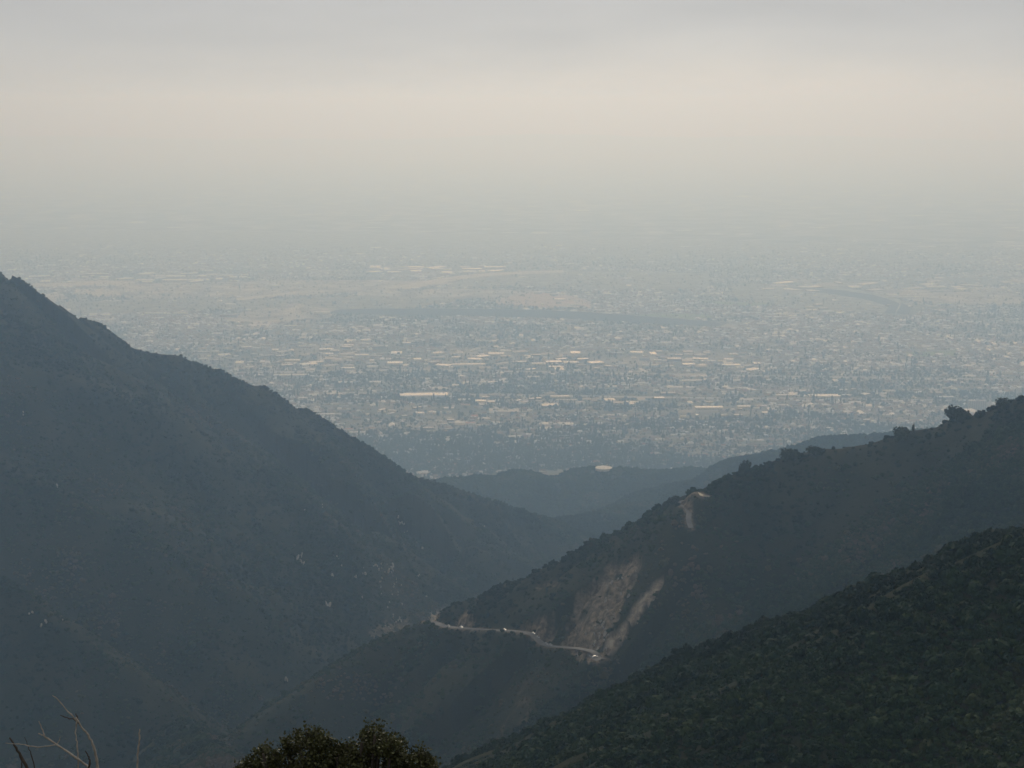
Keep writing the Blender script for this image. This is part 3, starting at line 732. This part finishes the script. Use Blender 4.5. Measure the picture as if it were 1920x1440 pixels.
def town_houses():
    pts = []
    vmax = 12200*K
    v = np.arange(3700*K, vmax, 84.0); U = np.arange(-5900, 5900, 21.0)
    for k, vv in enumerate(v):
        for side in (-1, 1):
            u = U+rng.uniform(-4, 4, len(U)); pts.append(np.stack([u, np.full(len(u), vv+side*21)+rng.normal(0, 2.5, len(u)), np.full(len(u), side)], 1))
    P = np.vstack(pts); x = P[:, 0]*GU[0]+P[:, 1]*GV[0]; y = P[:, 0]*GU[1]+P[:, 1]*GV[1]
    z, _ = g_at(x, np.minimum(y, YEND))
    px, py = project(np.stack([x, y, x*0], -1))
    keep = (px > -120) & (px < 2040) & (y > 3780*K)
    keep &= ~((y < YEND) & (z > 0.5))
    keep &= rng.uniform(0, 1, len(x)) < (0.30+0.55*town_density(x, y))*(1.15-0.7*sstep(.42, .72, wood(x, y)))*(0.8+0.2*sstep(4200*K, 4800*K, y))
    keep &= rng.uniform(0, 1, len(x)) < 1-sstep(6500*K, 11500*K, y)
    keep &= ~(in_sheet(x, y) & (rng.uniform(0, 1, len(x)) < .88)); keep &= ~near_strip(x, y, 10); keep &= ~(in_zone(x, y) & (rng.uniform(0, 1, len(x)) < .6))
    for P_ in DAMS: keep &= seg_dist(x, y, P_[::3])[0] > 95*K
    x, y, sd_ = x[keep], y[keep], P[keep, 2]
    ok = np.ones(len(x), bool)
    for ox, oy, r in OCC: ok &= (x-ox)**2+(y-oy)**2 > (r+10)**2
    return x[ok], y[ok], sd_[ok]
hx, hy, hs = town_houses()
# lit houses that show largest: nearest rows in clear view
order = np.argsort(hy); px, py = project(np.stack([hx, hy, hx*0+3], -1))
vis = [i for i in order if 20 < px[i] < 1900 and (cast(px[i], py[i], g_fast if False else (lambda a, b: g_at(a, np.minimum(b, YEND))[0]), 400, 5600) is None)][:300] if True else []
vis_set = np.zeros(len(hx), bool); vis_set[vis] = True
roof_kinds = [('brown', simple('brown_shingle', (0.17, 0.12, 0.09), .9, .2, .3)), ('grey', simple('grey_shingle', (0.24, 0.23, 0.22), .9, .2, .3)), ('red tiled', simple('red_tile', (0.33, 0.15, 0.09), .85, .2, .3)), ('pale', simple('pale_shingle', (0.50, 0.47, 0.42), .8, .15, .3))]
hm = {}
for k in range(4):
    b = house_mesh(k); fw = [i for i, m in enumerate(b.m) if m == 0]; fr = [i for i, m in enumerate(b.m) if m == 1]
    w_ = mesh_obj('w', b.v, [b.f[i] for i in fw], WALLC['cream'], link=False).data
    for j, (nm, mt) in enumerate(roof_kinds):
        hm[k, j] = (w_, mesh_obj('r', b.v, [b.f[i] for i in fr], mt, link=False).data)
shape_word = ['gabled', 'hipped', 'gabled L-shaped', 'hipped L-shaped']
for q, i in enumerate(vis):
    k = random.randrange(4); j = random.choices(range(4), [4, 3, 2, 2])[0]
    e = empty('house', (hx[i], hy[i], 0), ANG + (math.pi if hs[i] > 0 else 0)); s = random.uniform(1.0, 1.5); e.scale = (s, s, s*random.uniform(.95, 1.25))
    for nm, me in zip(('wall', 'roof'), hm[k, j]):
        c = bpy.data.objects.new(nm, me); COL.objects.link(c); c.parent = e
    lab = 'small house with a %s %s roof among trees below the mountains' % (roof_kinds[j][0], shape_word[k])
    tag(e, lab, 'house', 'houses with %s %s roofs near the foothills' % (roof_kinds[j][0], shape_word[k]))
x, y = hx[~vis_set], hy[~vis_set]; n = len(x)
s = rng.uniform(.95, 1.6, n); blk = rng.uniform(0, 1, n) < .045*sstep(4300*K, 5200*K, y)
tint = np.clip(rng.beta(1.4, 1.2, n)+0.08, 0, 1)
scatter('town_houses', np.stack([x, y, np.zeros(n)], -1), np.stack([np.zeros(n), np.zeros(n), ANG+np.where(hs[~vis_set] > 0, math.pi, 0)+np.where(rng.uniform(0, 1, n) < .3, math.pi/2, 0)], -1), np.stack([s*np.where(blk, rng.uniform(1.6, 3.2, n), 1), s*np.where(blk, 1.7, 1), s*rng.uniform(.9, 1.5, n)], -1), rng.integers(0, 4, n), np.where(blk, .97, tint), HOUSES, 'thousands of small houses spread over the hazy valley floor', 'houses')

# --- town trees
def tree_proto(seed, h, rxy, rz, nleaf, size):
    v, f = leaf_blob(nleaf, size, rxy, rz, h, 6, seed); b = MB().add(v, f, 0)
    b.tube([(0, 0, -.1), (0.02, 0, h*.6), (0, .02, h+.4)], [.09, .07, .03], 5, 1); return b.build('tree', [M_CITYLEAF, M_BARK], link=False)
TREES = proto_collection('tree_shapes', [tree_proto(500, .35, 1, 1.0, 120, .2), tree_proto(501, .4, .9, 1.2, 120, .2), tree_proto(502, .3, 1.1, .85, 120, .2), tree_proto(503, .25, .55, 2.2, 120, .2), tree_proto(504, .5, .42, 2.8, 110, .2)])
def town_trees():
    n = 460000
    y = rng.uniform(3700*K, 12000*K, n); m = 110000; y[:m] = rng.uniform(3700*K, 5300*K, m); x = rng.uniform(-1, 1, n)*(0.345*y+150)
    z, _ = g_at(x, np.minimum(y, YEND))
    d = town_density(x, y)
    keep = ~((y < YEND) & (z > 0.5))
    clump = .55*fbm(x/170, y/110, 431, 3)+.45*wood(x, y)+.01
    keep &= rng.uniform(0, 1, n) < np.clip(0.34+4.2*(clump-.47)+0.12*(1-d)+0.16*(1-sstep(4250*K, 5300*K, y)), .06, 0.8)*(1-0.4*sstep(5600*K, 6800*K, y))*(1-sstep(7000*K, 11500*K, y))
    ins = in_sheet(x, y); keep &= ~(ins & (rng.uniform(0, 1, n) < .86)); keep &= ~near_strip(x, y, 3)
    keep &= ~(in_zone(x, y) & (rng.uniform(0, 1, n) < .6))
    for P_ in DAMS: keep &= seg_dist(x, y, P_[::3])[0] > 90*K
    x, y = x[keep], y[keep]
    ok = np.ones(len(x), bool)
    for ox, oy, r in OCC: ok &= (x-ox)**2+(y-oy)**2 > (r*.9)**2
    return x[ok], y[ok]
tx, ty = town_trees(); n = len(tx)
s = np.clip(np.exp(rng.normal(1.45, .40, n)), 2.0, 10)
scatter('town_trees', np.stack([tx, ty, np.zeros(n)], -1), np.stack([np.zeros(n), np.zeros(n), rng.uniform(0, 6.28, n)], -1), np.stack([s, s, s*rng.uniform(.85, 1.3, n)], -1), rng.choice(5, n, p=[.3, .25, .27, .1, .08]), np.clip(rng.beta(2, 2.6, n), 0, 1), TREES, 'dark street and garden trees spread between the houses of the valley', 'trees')
# tall trees that stand out singly
def tall_tree(x, y, z, h, r, seed, label, group, name='tall_tree', mat=None, col=False):
    e = empty(name, (x, y, z)); key = (seed % 5, col)
    if key not in TT:
        v, f = leaf_blob(760, .095, .5 if col else .95, 1.0, .16, 15, 600+seed % 5, .7, True, .68)
        zmax = max(q[2] for q in v); v = [q/[1, 1, zmax] for q in v]
        TT[key] = (mesh_obj('c', v, f, M_TALL, link=False).data, MB().tube([(0, 0, -.08), (.01, .01, .3), (0, .02, .6)], [.045, .03, .012], 7).build('t', M_BARK, link=False).data)
    for nm, me in zip(('crown', 'trunk'), TT[key]):
        c = bpy.data.objects.new(nm, me); COL.objects.link(c); c.parent = e; c.scale = (r, r, h) if nm == 'crown' else (h*.5, h*.5, h)
    e.rotation_euler = (0, 0, seed*1.7); return tag(e, label, 'tree', group)
TT = {}
M_TALL = simple('dark_tree_leaves', (0.036, 0.050, 0.026), .8, .4, .6)
for k in range(110):
    z0 = random.choice([(690,900,748,790,'in the town centre below the long white warehouse'), (940,1300,668,702,'on the central business strip'), (940,1020,770,850,'in the dark grove beside the town centre'), (1020,1420,775,850,'among houses above the water tank'), (560,900,700,730,'between the business strip and the long white warehouse'), (1480,1900,700,770,'among the houses near the hospital block'), (1180,1460,700,740,'between the freeway and the pale avenue')])
    px, py = random.uniform(z0[0], z0[1]), random.uniform(z0[2], z0[3]); p = on_plain(px, py)
    if any((p[0]-ox)**2+(p[1]-oy)**2 < (r*.8)**2 for ox, oy, r in OCC): continue
    h = random.uniform(18, 32); slim = random.random() < .5; kind = 'tall slim dark tree ' if slim else 'tall broad dark tree '; tall_tree(p[0], p[1], 0, h, h*random.uniform(.22, .4), k, kind+z0[4], kind.replace('tree', 'trees')+z0[4], col=slim)

# ------------------------------------------------------------------ water tank on the wooded foothill
p = cast(1132, 880, lambda a, b: g_at(a, np.minimum(b, YEND))[0], 2600, 4600)
if p is None: p = at(1132, 880, 4000)
tz = float(g_at(np.array([p[0]]), np.array([p[1]]))[0][0])
tk = empty('water_tank', (p[0], p[1], tz-1.5)); R_ = 22.0
def ring(r, z, n=40): return [(r*math.cos(2*math.pi*i/n), r*math.sin(2*math.pi*i/n), z) for i in range(n)]
def lathe(prof, n=40):
    v = []; f = []
    for r, z in prof: v += ring(r, z, n)
    for k in range(len(prof)-1):
        for i in range(n): f.append((k*n+i, k*n+(i+1) % n, (k+1)*n+(i+1) % n, (k+1)*n+i))
    return v, f
M_TANK = simple('cream_tank_paint', (0.50, 0.46, 0.37), .7, .15, .12); M_TANKTOP = simple('pale_tank_roof', (0.52, 0.50, 0.43), .7, .2, .1)
v, f = lathe([(R_, 0), (R_, 6.0)]); mesh_obj('wall', v, f, M_TANK, tk, True)
v, f = lathe([(R_+.5, 5.9), (R_+.5, 6.5), (R_-.3, 6.6), (8, 7.4), (.1, 7.7)]); rf = mesh_obj('roof', v, f, M_TANKTOP, tk)
MB().box(-12, -9.5, -14, -11.5, 6.8, 8.3).build('hatch', M_TANK, rf); MB().box(6, 7.2, 9, 10.2, 7.1, 9.2).build('vent', WALLC['grey'], rf)
tag(tk, 'round cream water tank with a flat roof on the wooded foothill', 'tank')

# ------------------------------------------------------------------ ridge trees
gfun = lambda a, b: g_at(a, np.minimum(b, YEND))[0]
def on_hill(px, py):
    p = cast(px, py, gfun, 300, 4200); return p
RT = [(1378,884,24,9,'tallest dark tree standing alone on the ridge above the pale clearing',False),(1393,884,17,8,'shorter dark tree leaning against the tallest ridge tree',False),
      (1690,818,14,12,'broad dome-shaped oak on the crest of the right ridge',False),(1757,793,9,8,'small round oak between two larger oaks on the right ridge crest',False),(1795,785,17,14,'largest round-topped oak on the right ridge crest',False),
      (1712,806,10,3,'slim upright bush beside the dome-shaped ridge oak',True),(1828,772,9,3,'slim pointed tree beside the largest ridge oak',True),(1880,762,13,9,'rounded oak on the upper end of the right ridge crest',False),
      (1480,856,12,11,'low spreading oak on the ridge above the tallest ridge tree',False),(1530,848,10,11,'low bushy oak below the dome-shaped oak on the ridge',False),(1262,940,10,8,'round oak beside the bend of the upper road',False),(1250,948,8,7,'small oak below the upper road bend',False)]
for k, (px, py, h, r, lab, colm) in enumerate(RT):
    p = on_hill(px, py+3)
    if p is None: continue
    zz = float(gfun(np.array([p[0]]), np.array([p[1]]))[0]); tall_tree(p[0], p[1], zz-(.6 if colm else .6+.25*h), h*(.75 if colm else 1.0), r*.72, k*3+1, lab, None, 'oak_tree' if not colm else 'slim_tree', col=colm)

# ------------------------------------------------------------------ pale rock outcrops on the left mountain
def rock_mesh(seed):
    bm = bmesh.new(); bmesh.ops.create_icosphere(bm, subdivisions=2, radius=1.0); r_ = random.Random(seed)
    dirs = [Vector((r_.gauss(0, 1), r_.gauss(0, 1), r_.gauss(0, 1))).normalized() for _ in range(9)]; cut = [r_.uniform(.55, .85) for _ in dirs]
    for q in bm.verts:
        for d, c in zip(dirs, cut):
            e = q.co.dot(d)-c
            if e > 0: q.co -= d*e
        q.co *= r_.uniform(.96, 1.04)
    me = bpy.data.meshes.new('rock'); bm.to_mesh(me); bm.free(); me.materials.append(M_ROCK); return me
RM = [rock_mesh(k) for k in range(6)]
rock_px = [(745,975,5),(751,982,6),(755,988,4),(760,992,3),(557,1049,5),(563,1053,5),(571,1056,4),(622,1077,6),(735,1063,6),(732,1070,6),(728,1074,4),(613,1133,6),(798,1117,4),(786,1080,3),(793,1028,4),(604,951,3),(573,957,3),(627,1044,3),(683,1078,5),(666,1082,4),(715,1094,3),(700,1060,3),(740,1092,4),(745,1097,3),(640,1058,3),
           (45,777,3),(104,912,3.4),(62,1152,3),(84,1166,4),(118,1162,3),(538,1276,4),(907,985,3)]
rock_px = [(px+random.gauss(0, 2.2), py+random.gauss(0, 3.4), s*random.uniform(.45, .95)) for px, py, s in rock_px for _ in range(2)]
slide_px = [(random.gauss(1120+t*70, 13), 1212-t*150+random.gauss(0, 8), random.uniform(1.4, 3.2)) for t in [random.random()**1.5 for _ in range(34)]]
for k in range(34):
    t = random.random(); rock_px.append((random.gauss(700+60*t, 22), 1050+130*t+random.gauss(0, 14), random.uniform(1.6, 3.4)))
for k, (px, py, s) in enumerate(rock_px+slide_px):
    p = on_hill(px, py)
    if p is None: continue
    o = bpy.data.objects.new('rock_outcrop', RM[k % 6]); COL.objects.link(o)
    o.location = (p[0], p[1]-.6, p[2]+(s*.25+.4 if px < 1000 else .1)); s *= .62; o.scale = (s*random.uniform(.7, 1.1), s*random.uniform(.5, .8), s*random.uniform(1.1, 2.1)); o.rotation_euler = (random.uniform(-.4, .4), random.uniform(-.4, .4), random.uniform(0, 6.28))
    if px < 300: lab, grp = 'pale granite outcrop on the scrubby flank high on the left mountain', 'outcrops on the left flank'
    elif px < 830: lab, grp = 'pale granite outcrop on the steep face above the canyon bottom', 'outcrops above the canyon bottom'
    elif px > 1000: lab, grp = 'tan boulder lying on the bare landslide above the road', 'boulders on the landslide'
    else: lab, grp = 'pale boulder on the low end of the left mountain', 'boulders on the low spur'
    big_ = 'large ' if s > 2.1 else 'small '; tag(o, big_+lab, 'rock', big_+grp)

# ------------------------------------------------------------------ cars on the mountain road
def car_mats(col): return simple('car_paint', col, .3, .03, 1, spec=.5)
M_TYRE = simple('tyre', (0.02, 0.02, 0.02), .9, .1, 3); M_RIM = simple('rim', (.5, .5, .5), .4, .05, 3, metallic=.8); M_LAMP = simple('lamp_glass', (.8, .8, .75), .2, .02, 3)
def make_car(paint, label, group):
    e = empty('parked_car', (0, 0, 0))
    prof = [(-2.2,.35),(-2.25,.75),(-1.95,1.0),(-1.5,1.03),(1.0,.98),(1.95,.85),(2.25,.6),(2.2,.35)]
    def extr(pr, y, inset=0):
        n = len(pr); v = [(a, -y, b) for a, b in pr]+[(a, y, b) for a, b in pr]
        return v, [tuple(range(n))[::-1], tuple(range(n, 2*n))]+[(i, (i+1) % n, n+(i+1) % n, n+i) for i in range(n)]
    v, f = extr(prof, .88); mesh_obj('body', v, f, paint, e)
    v, f = extr([(-1.75,1.02),(-1.3,1.44),(.35,1.46),(1.05,1.0)], .74); mesh_obj('cabin', v, f, paint, e)
    for s in (-1, 1):
        vv = [(-1.55, s*.75, 1.08), (-1.25, s*.75, 1.38), (.3, s*.75, 1.40), (.85, s*.75, 1.06)]; mesh_obj('side_window', vv, [(0, 1, 2, 3)], M_GLASS, e)
        mesh_obj('headlight', *(lambda b: (b.v, b.f))(MB().box(2.16, 2.27, s*.62-.16, s*.62+.16, .62, .78)), M_LAMP, e)
    mesh_obj('windscreen', [(1.02, -.66, 1.05), (1.02, .66, 1.05), (.4, .62, 1.45), (.4, -.62, 1.45)], [(0, 1, 2, 3)], M_GLASS, e)
    for a in (-1.35, 1.4):
        for s in (-1, 1):
            w = MB().tube([(a, s*.72, .33), (a, s*.92, .33)], [.33, .33], 14).build('wheel', M_TYRE, e); MB().tube([(a, s*.90, .33), (a, s*.935, .33)], [.2, .2], 10).build('rim', M_RIM, w)
    return tag(e, label, 'car', group)
paints = {'white': car_mats((.62, .62, .62)), 'silver': car_mats((.36, .37, .39))}
c0 = make_car(paints['white'], 'white car parked alone on the wide roadside turnout', None)
c1 = make_car(paints['white'], 'white car parked along the narrow mountain road', 'white cars along the mountain road')
c2 = make_car(paints['silver'], 'silver car parked along the narrow mountain road towards the sharp bend', 'silver cars along the mountain road')
def put_on_road(c, px, py, off=0.0):
    p = cast(px, py, gfun, 300, 4200); P = ROADS[0]['P']
    i = int(np.argmin(np.hypot(P[:, 0]-p[0], P[:, 1]-p[1]))); i = min(max(i, 1), len(P)-2); d = P[i+1]-P[i-1]
    n = np.array([-d[1], d[0]])/np.hypot(d[0], d[1])
    c.scale = (.85, .85, .85); off *= .8
    c.location = (P[i][0]+n[0]*off, P[i][1]+n[1]*off, P[i][2]+.13); c.rotation_euler = (0, 0, math.atan2(d[1], d[0]))
tc_ = TURN.mean(0); c0.location = (tc_[0]-1, tc_[1]-2, tc_[2]+.08); c0.rotation_euler = (0, 0, .25)
first = True
for (px, py, off) in [(838,1175,2),(851,1176,2),(872,1178,2)]:
    c = c1 if first else copy_tree(c1); first = False; put_on_road(c, px, py, off)
first = True
for (px, py, off) in [(1009,1191,2.4),(1004,1200,2.4),(1022,1210,2.2),(1030,1211,2.2),(946,1182,2)]:
    c = c2 if first else copy_tree(c2); first = False; put_on_road(c, px, py, off)

# ------------------------------------------------------------------ foreground: leafy bush and bare branches just below the viewer
M_LEAF = simple('olive_leaf', (0.066, 0.072, 0.024), .55, .45, 9.0, spec=.4)
M_TWIG = simple('grey_twig', (0.34, 0.31, 0.27), .9, .3, 25.0); M_DARKTWIG = simple('dark_twig', (0.06, 0.05, 0.042), .9, .3, 20.0)
def ground_z(x, y): return float(gfun(np.array([x]), np.array([y]))[0])
def bush(lobes, Y, label):
    base = at(640, 1440, Y); bz = ground_z(base[0], base[1]); e = empty('leafy_bush', (base[0], base[1], bz))
    r_ = np.random.default_rng(5); V = []; F = []; st = MB()
    def local(p): return np.array(p)-np.array([base[0], base[1], bz])
    S = Y/FPX
    for (px, py, rx, ry, n, dy) in lobes:
        c = local(at(px, py+ry, Y+dy))
        st.tube([(0.15*(c[0]), .05, -.15), (c[0]*.5, c[1]*.4, c[2]*.45), tuple(c-[0, 0, ry*S*.3])], [.055, .035, .012], 7)
        nt_ = max(1, int(n/26))
        for k in range(nt_):
            d = r_.normal(size=3); d[2] = abs(d[2])*1.15-.35; d /= np.linalg.norm(d)
            rad = r_.uniform(.55, 1.0) if r_.uniform() < .84 else r_.uniform(1.0, 1.3)
            tip = c+d*[rx*S, rx*S*.9, ry*S]*rad; s0 = c+d*[rx*S, rx*S*.9, ry*S]*(rad-.42)
            tip = tip+[0, 0, .03]
            st.tube([tuple(s0), tuple((s0+tip)/2+r_.normal(size=3)*.015), tuple(tip)], [.006, .004, .002], 4)
            for j in range(26):
                t = r_.uniform(.15, 1.02); p = s0+(tip-s0)*t+r_.normal(size=3)*.028
                a = r_.normal(size=3)+d*.8+[0, 0, .5]; a /= np.linalg.norm(a); b = np.cross(a, r_.normal(size=3)); b /= np.linalg.norm(b)
                L = r_.uniform(.020, .038); W = L*.42; nn = np.cross(a, b)*L*.12; i = len(V)
                V += [p, p+a*L*.5+b*W+nn, p+a*L, p+a*L*.5-b*W+nn]; F.append((i, i+1, i+2, i+3))
    mesh_obj('foliage', V, F, M_LEAF, e); st.build('stem', M_DARKTWIG, e, True)
    return tag(e, label, 'bush')
lob = []
br_ = random.Random(21)
def outline(px):      # height of the leafy top along the bush
    return 1440-0.72*(78*math.exp(-((px-572)/48)**2)+84*math.exp(-((px-712)/44)**2)+40*math.exp(-((px-640)/70)**2)+34*math.exp(-((px-500)/38)**2)+36*math.exp(-((px-790)/30)**2))
for k in range(46):
    px = br_.uniform(462, 812); top = outline(px)+br_.uniform(-9, 16); r = br_.uniform(15, 30)
    lob.append((px, top, r, r*br_.uniform(.9, 1.5), int(340*(r/22)**2), br_.uniform(-.25, .25)))
for k in range(16):
    px = br_.uniform(480, 800); lob.append((px, outline(px)+br_.uniform(34, 60), 36, 40, 900, br_.uniform(-.3, .3)))
for k in range(26):   # single upright shoots
    px = br_.uniform(466, 815); lob.append((px, outline(px)-br_.uniform(4, 16), 3.5, br_.uniform(10, 20), 26, br_.uniform(-.2, .2)))
bush(lob, 14.0, 'dark olive leafy bush with ragged rounded tops in front of the canyon')
def branchset(name, label, chains, Y, root_px, mat, radscale=1.0):
    b0 = at(root_px, 1440, Y); bz = ground_z(b0[0], b0[1]); e = empty(name, (b0[0], b0[1], bz)); S = Y/FPX
    for ch in chains:
        pts = [np.array(at(px, py, Y+dy))-np.array([b0[0], b0[1], bz]) for (px, py, dy, w) in ch['p']]; rad = [w*S*.5*radscale for (_, _, _, w) in ch['p']]
        if ch.get('root'):
            pts.append(np.array([pts[-1][0]*.4, 0, pts[-1][2]*.45])); pts.append(np.array([0.02, 0, -.15])); rad += [rad[-1]*1.4, rad[-1]*1.9]
        P = np.array(pts); t = np.arange(len(P)); tt = np.linspace(0, len(P)-1, (len(P)-1)*4+1)
        Q = np.stack([np.interp(tt, t, P[:, k]) for k in range(3)], 1); rr = np.interp(tt, t, rad)
        Q[1:-1] = (Q[:-2]+2*Q[1:-1]+Q[2:])/4
        jr = np.random.default_rng(len(tt)); Q[1:-1] += jr.normal(size=Q[1:-1].shape)*S*.5
        rr = rr*(1+.18*jr.normal(size=len(rr)).clip(-1, 1))
        MB().tube([tuple(q) for q in Q], list(np.maximum(rr, .0008)), 7).build(ch['n'], ch.get('m', mat), e, True)
    return tag(e, label, 'bare shrub')
branchset('dead_shrub', 'bare grey branching dead shrub with forked twigs at the viewpoint', [
  dict(n='branch', root=True, p=[(142,1345,0,3),(150,1358,0,3.6),(165,1378,.02,4.2),(176,1400,.02,4.8),(181,1420,.03,5.4),(183,1442,.03,6)]),
  dict(n='branch', p=[(98,1304,0,1.6),(105,1307,0,2),(122,1328,0,2.4),(138,1344,0,3),(144,1352,0,3)]),
  dict(n='twig', m=M_DARKTWIG, p=[(113,1341,.02,1.4),(122,1345,.02,2),(138,1349,.02,2.6),(144,1353,0,3)]),
  dict(n='twig', m=M_DARKTWIG, p=[(142,1338,.02,2),(146,1348,.02,3),(147,1357,.02,3.2)]),
  dict(n='branch', root=True, p=[(144,1352,0,2.8),(142,1370,0,2.6),(142,1382,0,2.6),(145,1400,0,2.8),(147,1425,0,2.8),(146,1442,0,3)]),
  dict(n='branch', root=True, p=[(72,1375,0,2),(84,1381,0,3),(107,1396,0,4),(128,1411,0,4.2),(147,1424,0,4.6),(163,1436,0,4.6),(172,1446,0,4.6)]),
  dict(n='twig', p=[(73,1352,0,1.4),(78,1365,0,2.2),(84,1381,0,3)]),
  dict(n='twig', p=[(113,1382,0,1.3),(110,1391,0,2),(107,1395,0,2.6)]),
  dict(n='branch', p=[(10,1393,.05,1.2),(35,1395,.05,2),(55,1399,.03,2.2),(75,1401,.02,2.4),(95,1398,0,2.4),(107,1395,0,2.6)]),
  dict(n='twig', m=M_DARKTWIG, root=True, p=[(160,1408,-.05,2),(167,1420,-.05,3.2),(169,1432,-.05,4),(163,1445,-.05,4.4)]),
], 9.0, 150, M_TWIG)
branchset('dead_shrub', 'two dark leafless stems leaning left of the grey dead shrub', [
  dict(n='stem', root=True, p=[(18,1383,0,3),(30,1402,0,5),(42,1424,0,6),(53,1444,0,6.6)]),
  dict(n='stem', root=True, p=[(46,1382,.2,1),(53,1400,.2,1.6),(60,1420,.2,2),(66,1444,.2,2.6)]),
  dict(n='stem', p=[(40,1421,0,2.2),(41,1432,0,2.6),(40,1446,0,3)]),
], 9.4, 50, M_DARKTWIG)
branchset('dead_stalk', 'single thin upright grey stalk right of the grey dead shrub', [
  dict(n='stalk', root=True, p=[(262,1367,0,2.6),(261,1385,0,3.2),(259,1405,0,3.4),(258,1425,0,3.6),(257,1444,0,3.8)]),
], 9.0, 256, M_TWIG)

# ------------------------------------------------------------------ haze
hz = MB().box(-61000, 61000, -400, 61000, -26, CAM[2]+90)
hz.f.append((3, 2, 1, 0)); hz.m.append(0)
m = bpy.data.materials.new('haze_air'); m.use_nodes = True; nt = m.node_tree; nt.nodes.clear()
out = nt.nodes.new('ShaderNodeOutputMaterial'); pv = nt.nodes.new('ShaderNodeVolumePrincipled')
pv.inputs['Color'].default_value = HAZE_COLOR; pv.inputs['Density'].default_value = HAZE_DENSITY; pv.inputs['Anisotropy'].default_value = HAZE_G
pv.inputs['Absorption Color'].default_value = (1, 1, 1, 1)
nt.links.new(pv.outputs['Volume'], out.inputs['Volume'])
o = hz.build('haze', m); tag(o, kind='stuff', label='pale smoggy haze filling the valley air', cat='haze')
print('COUNTS shrubs', N_SHRUB, 'houses', len(hx), 'trees', n)
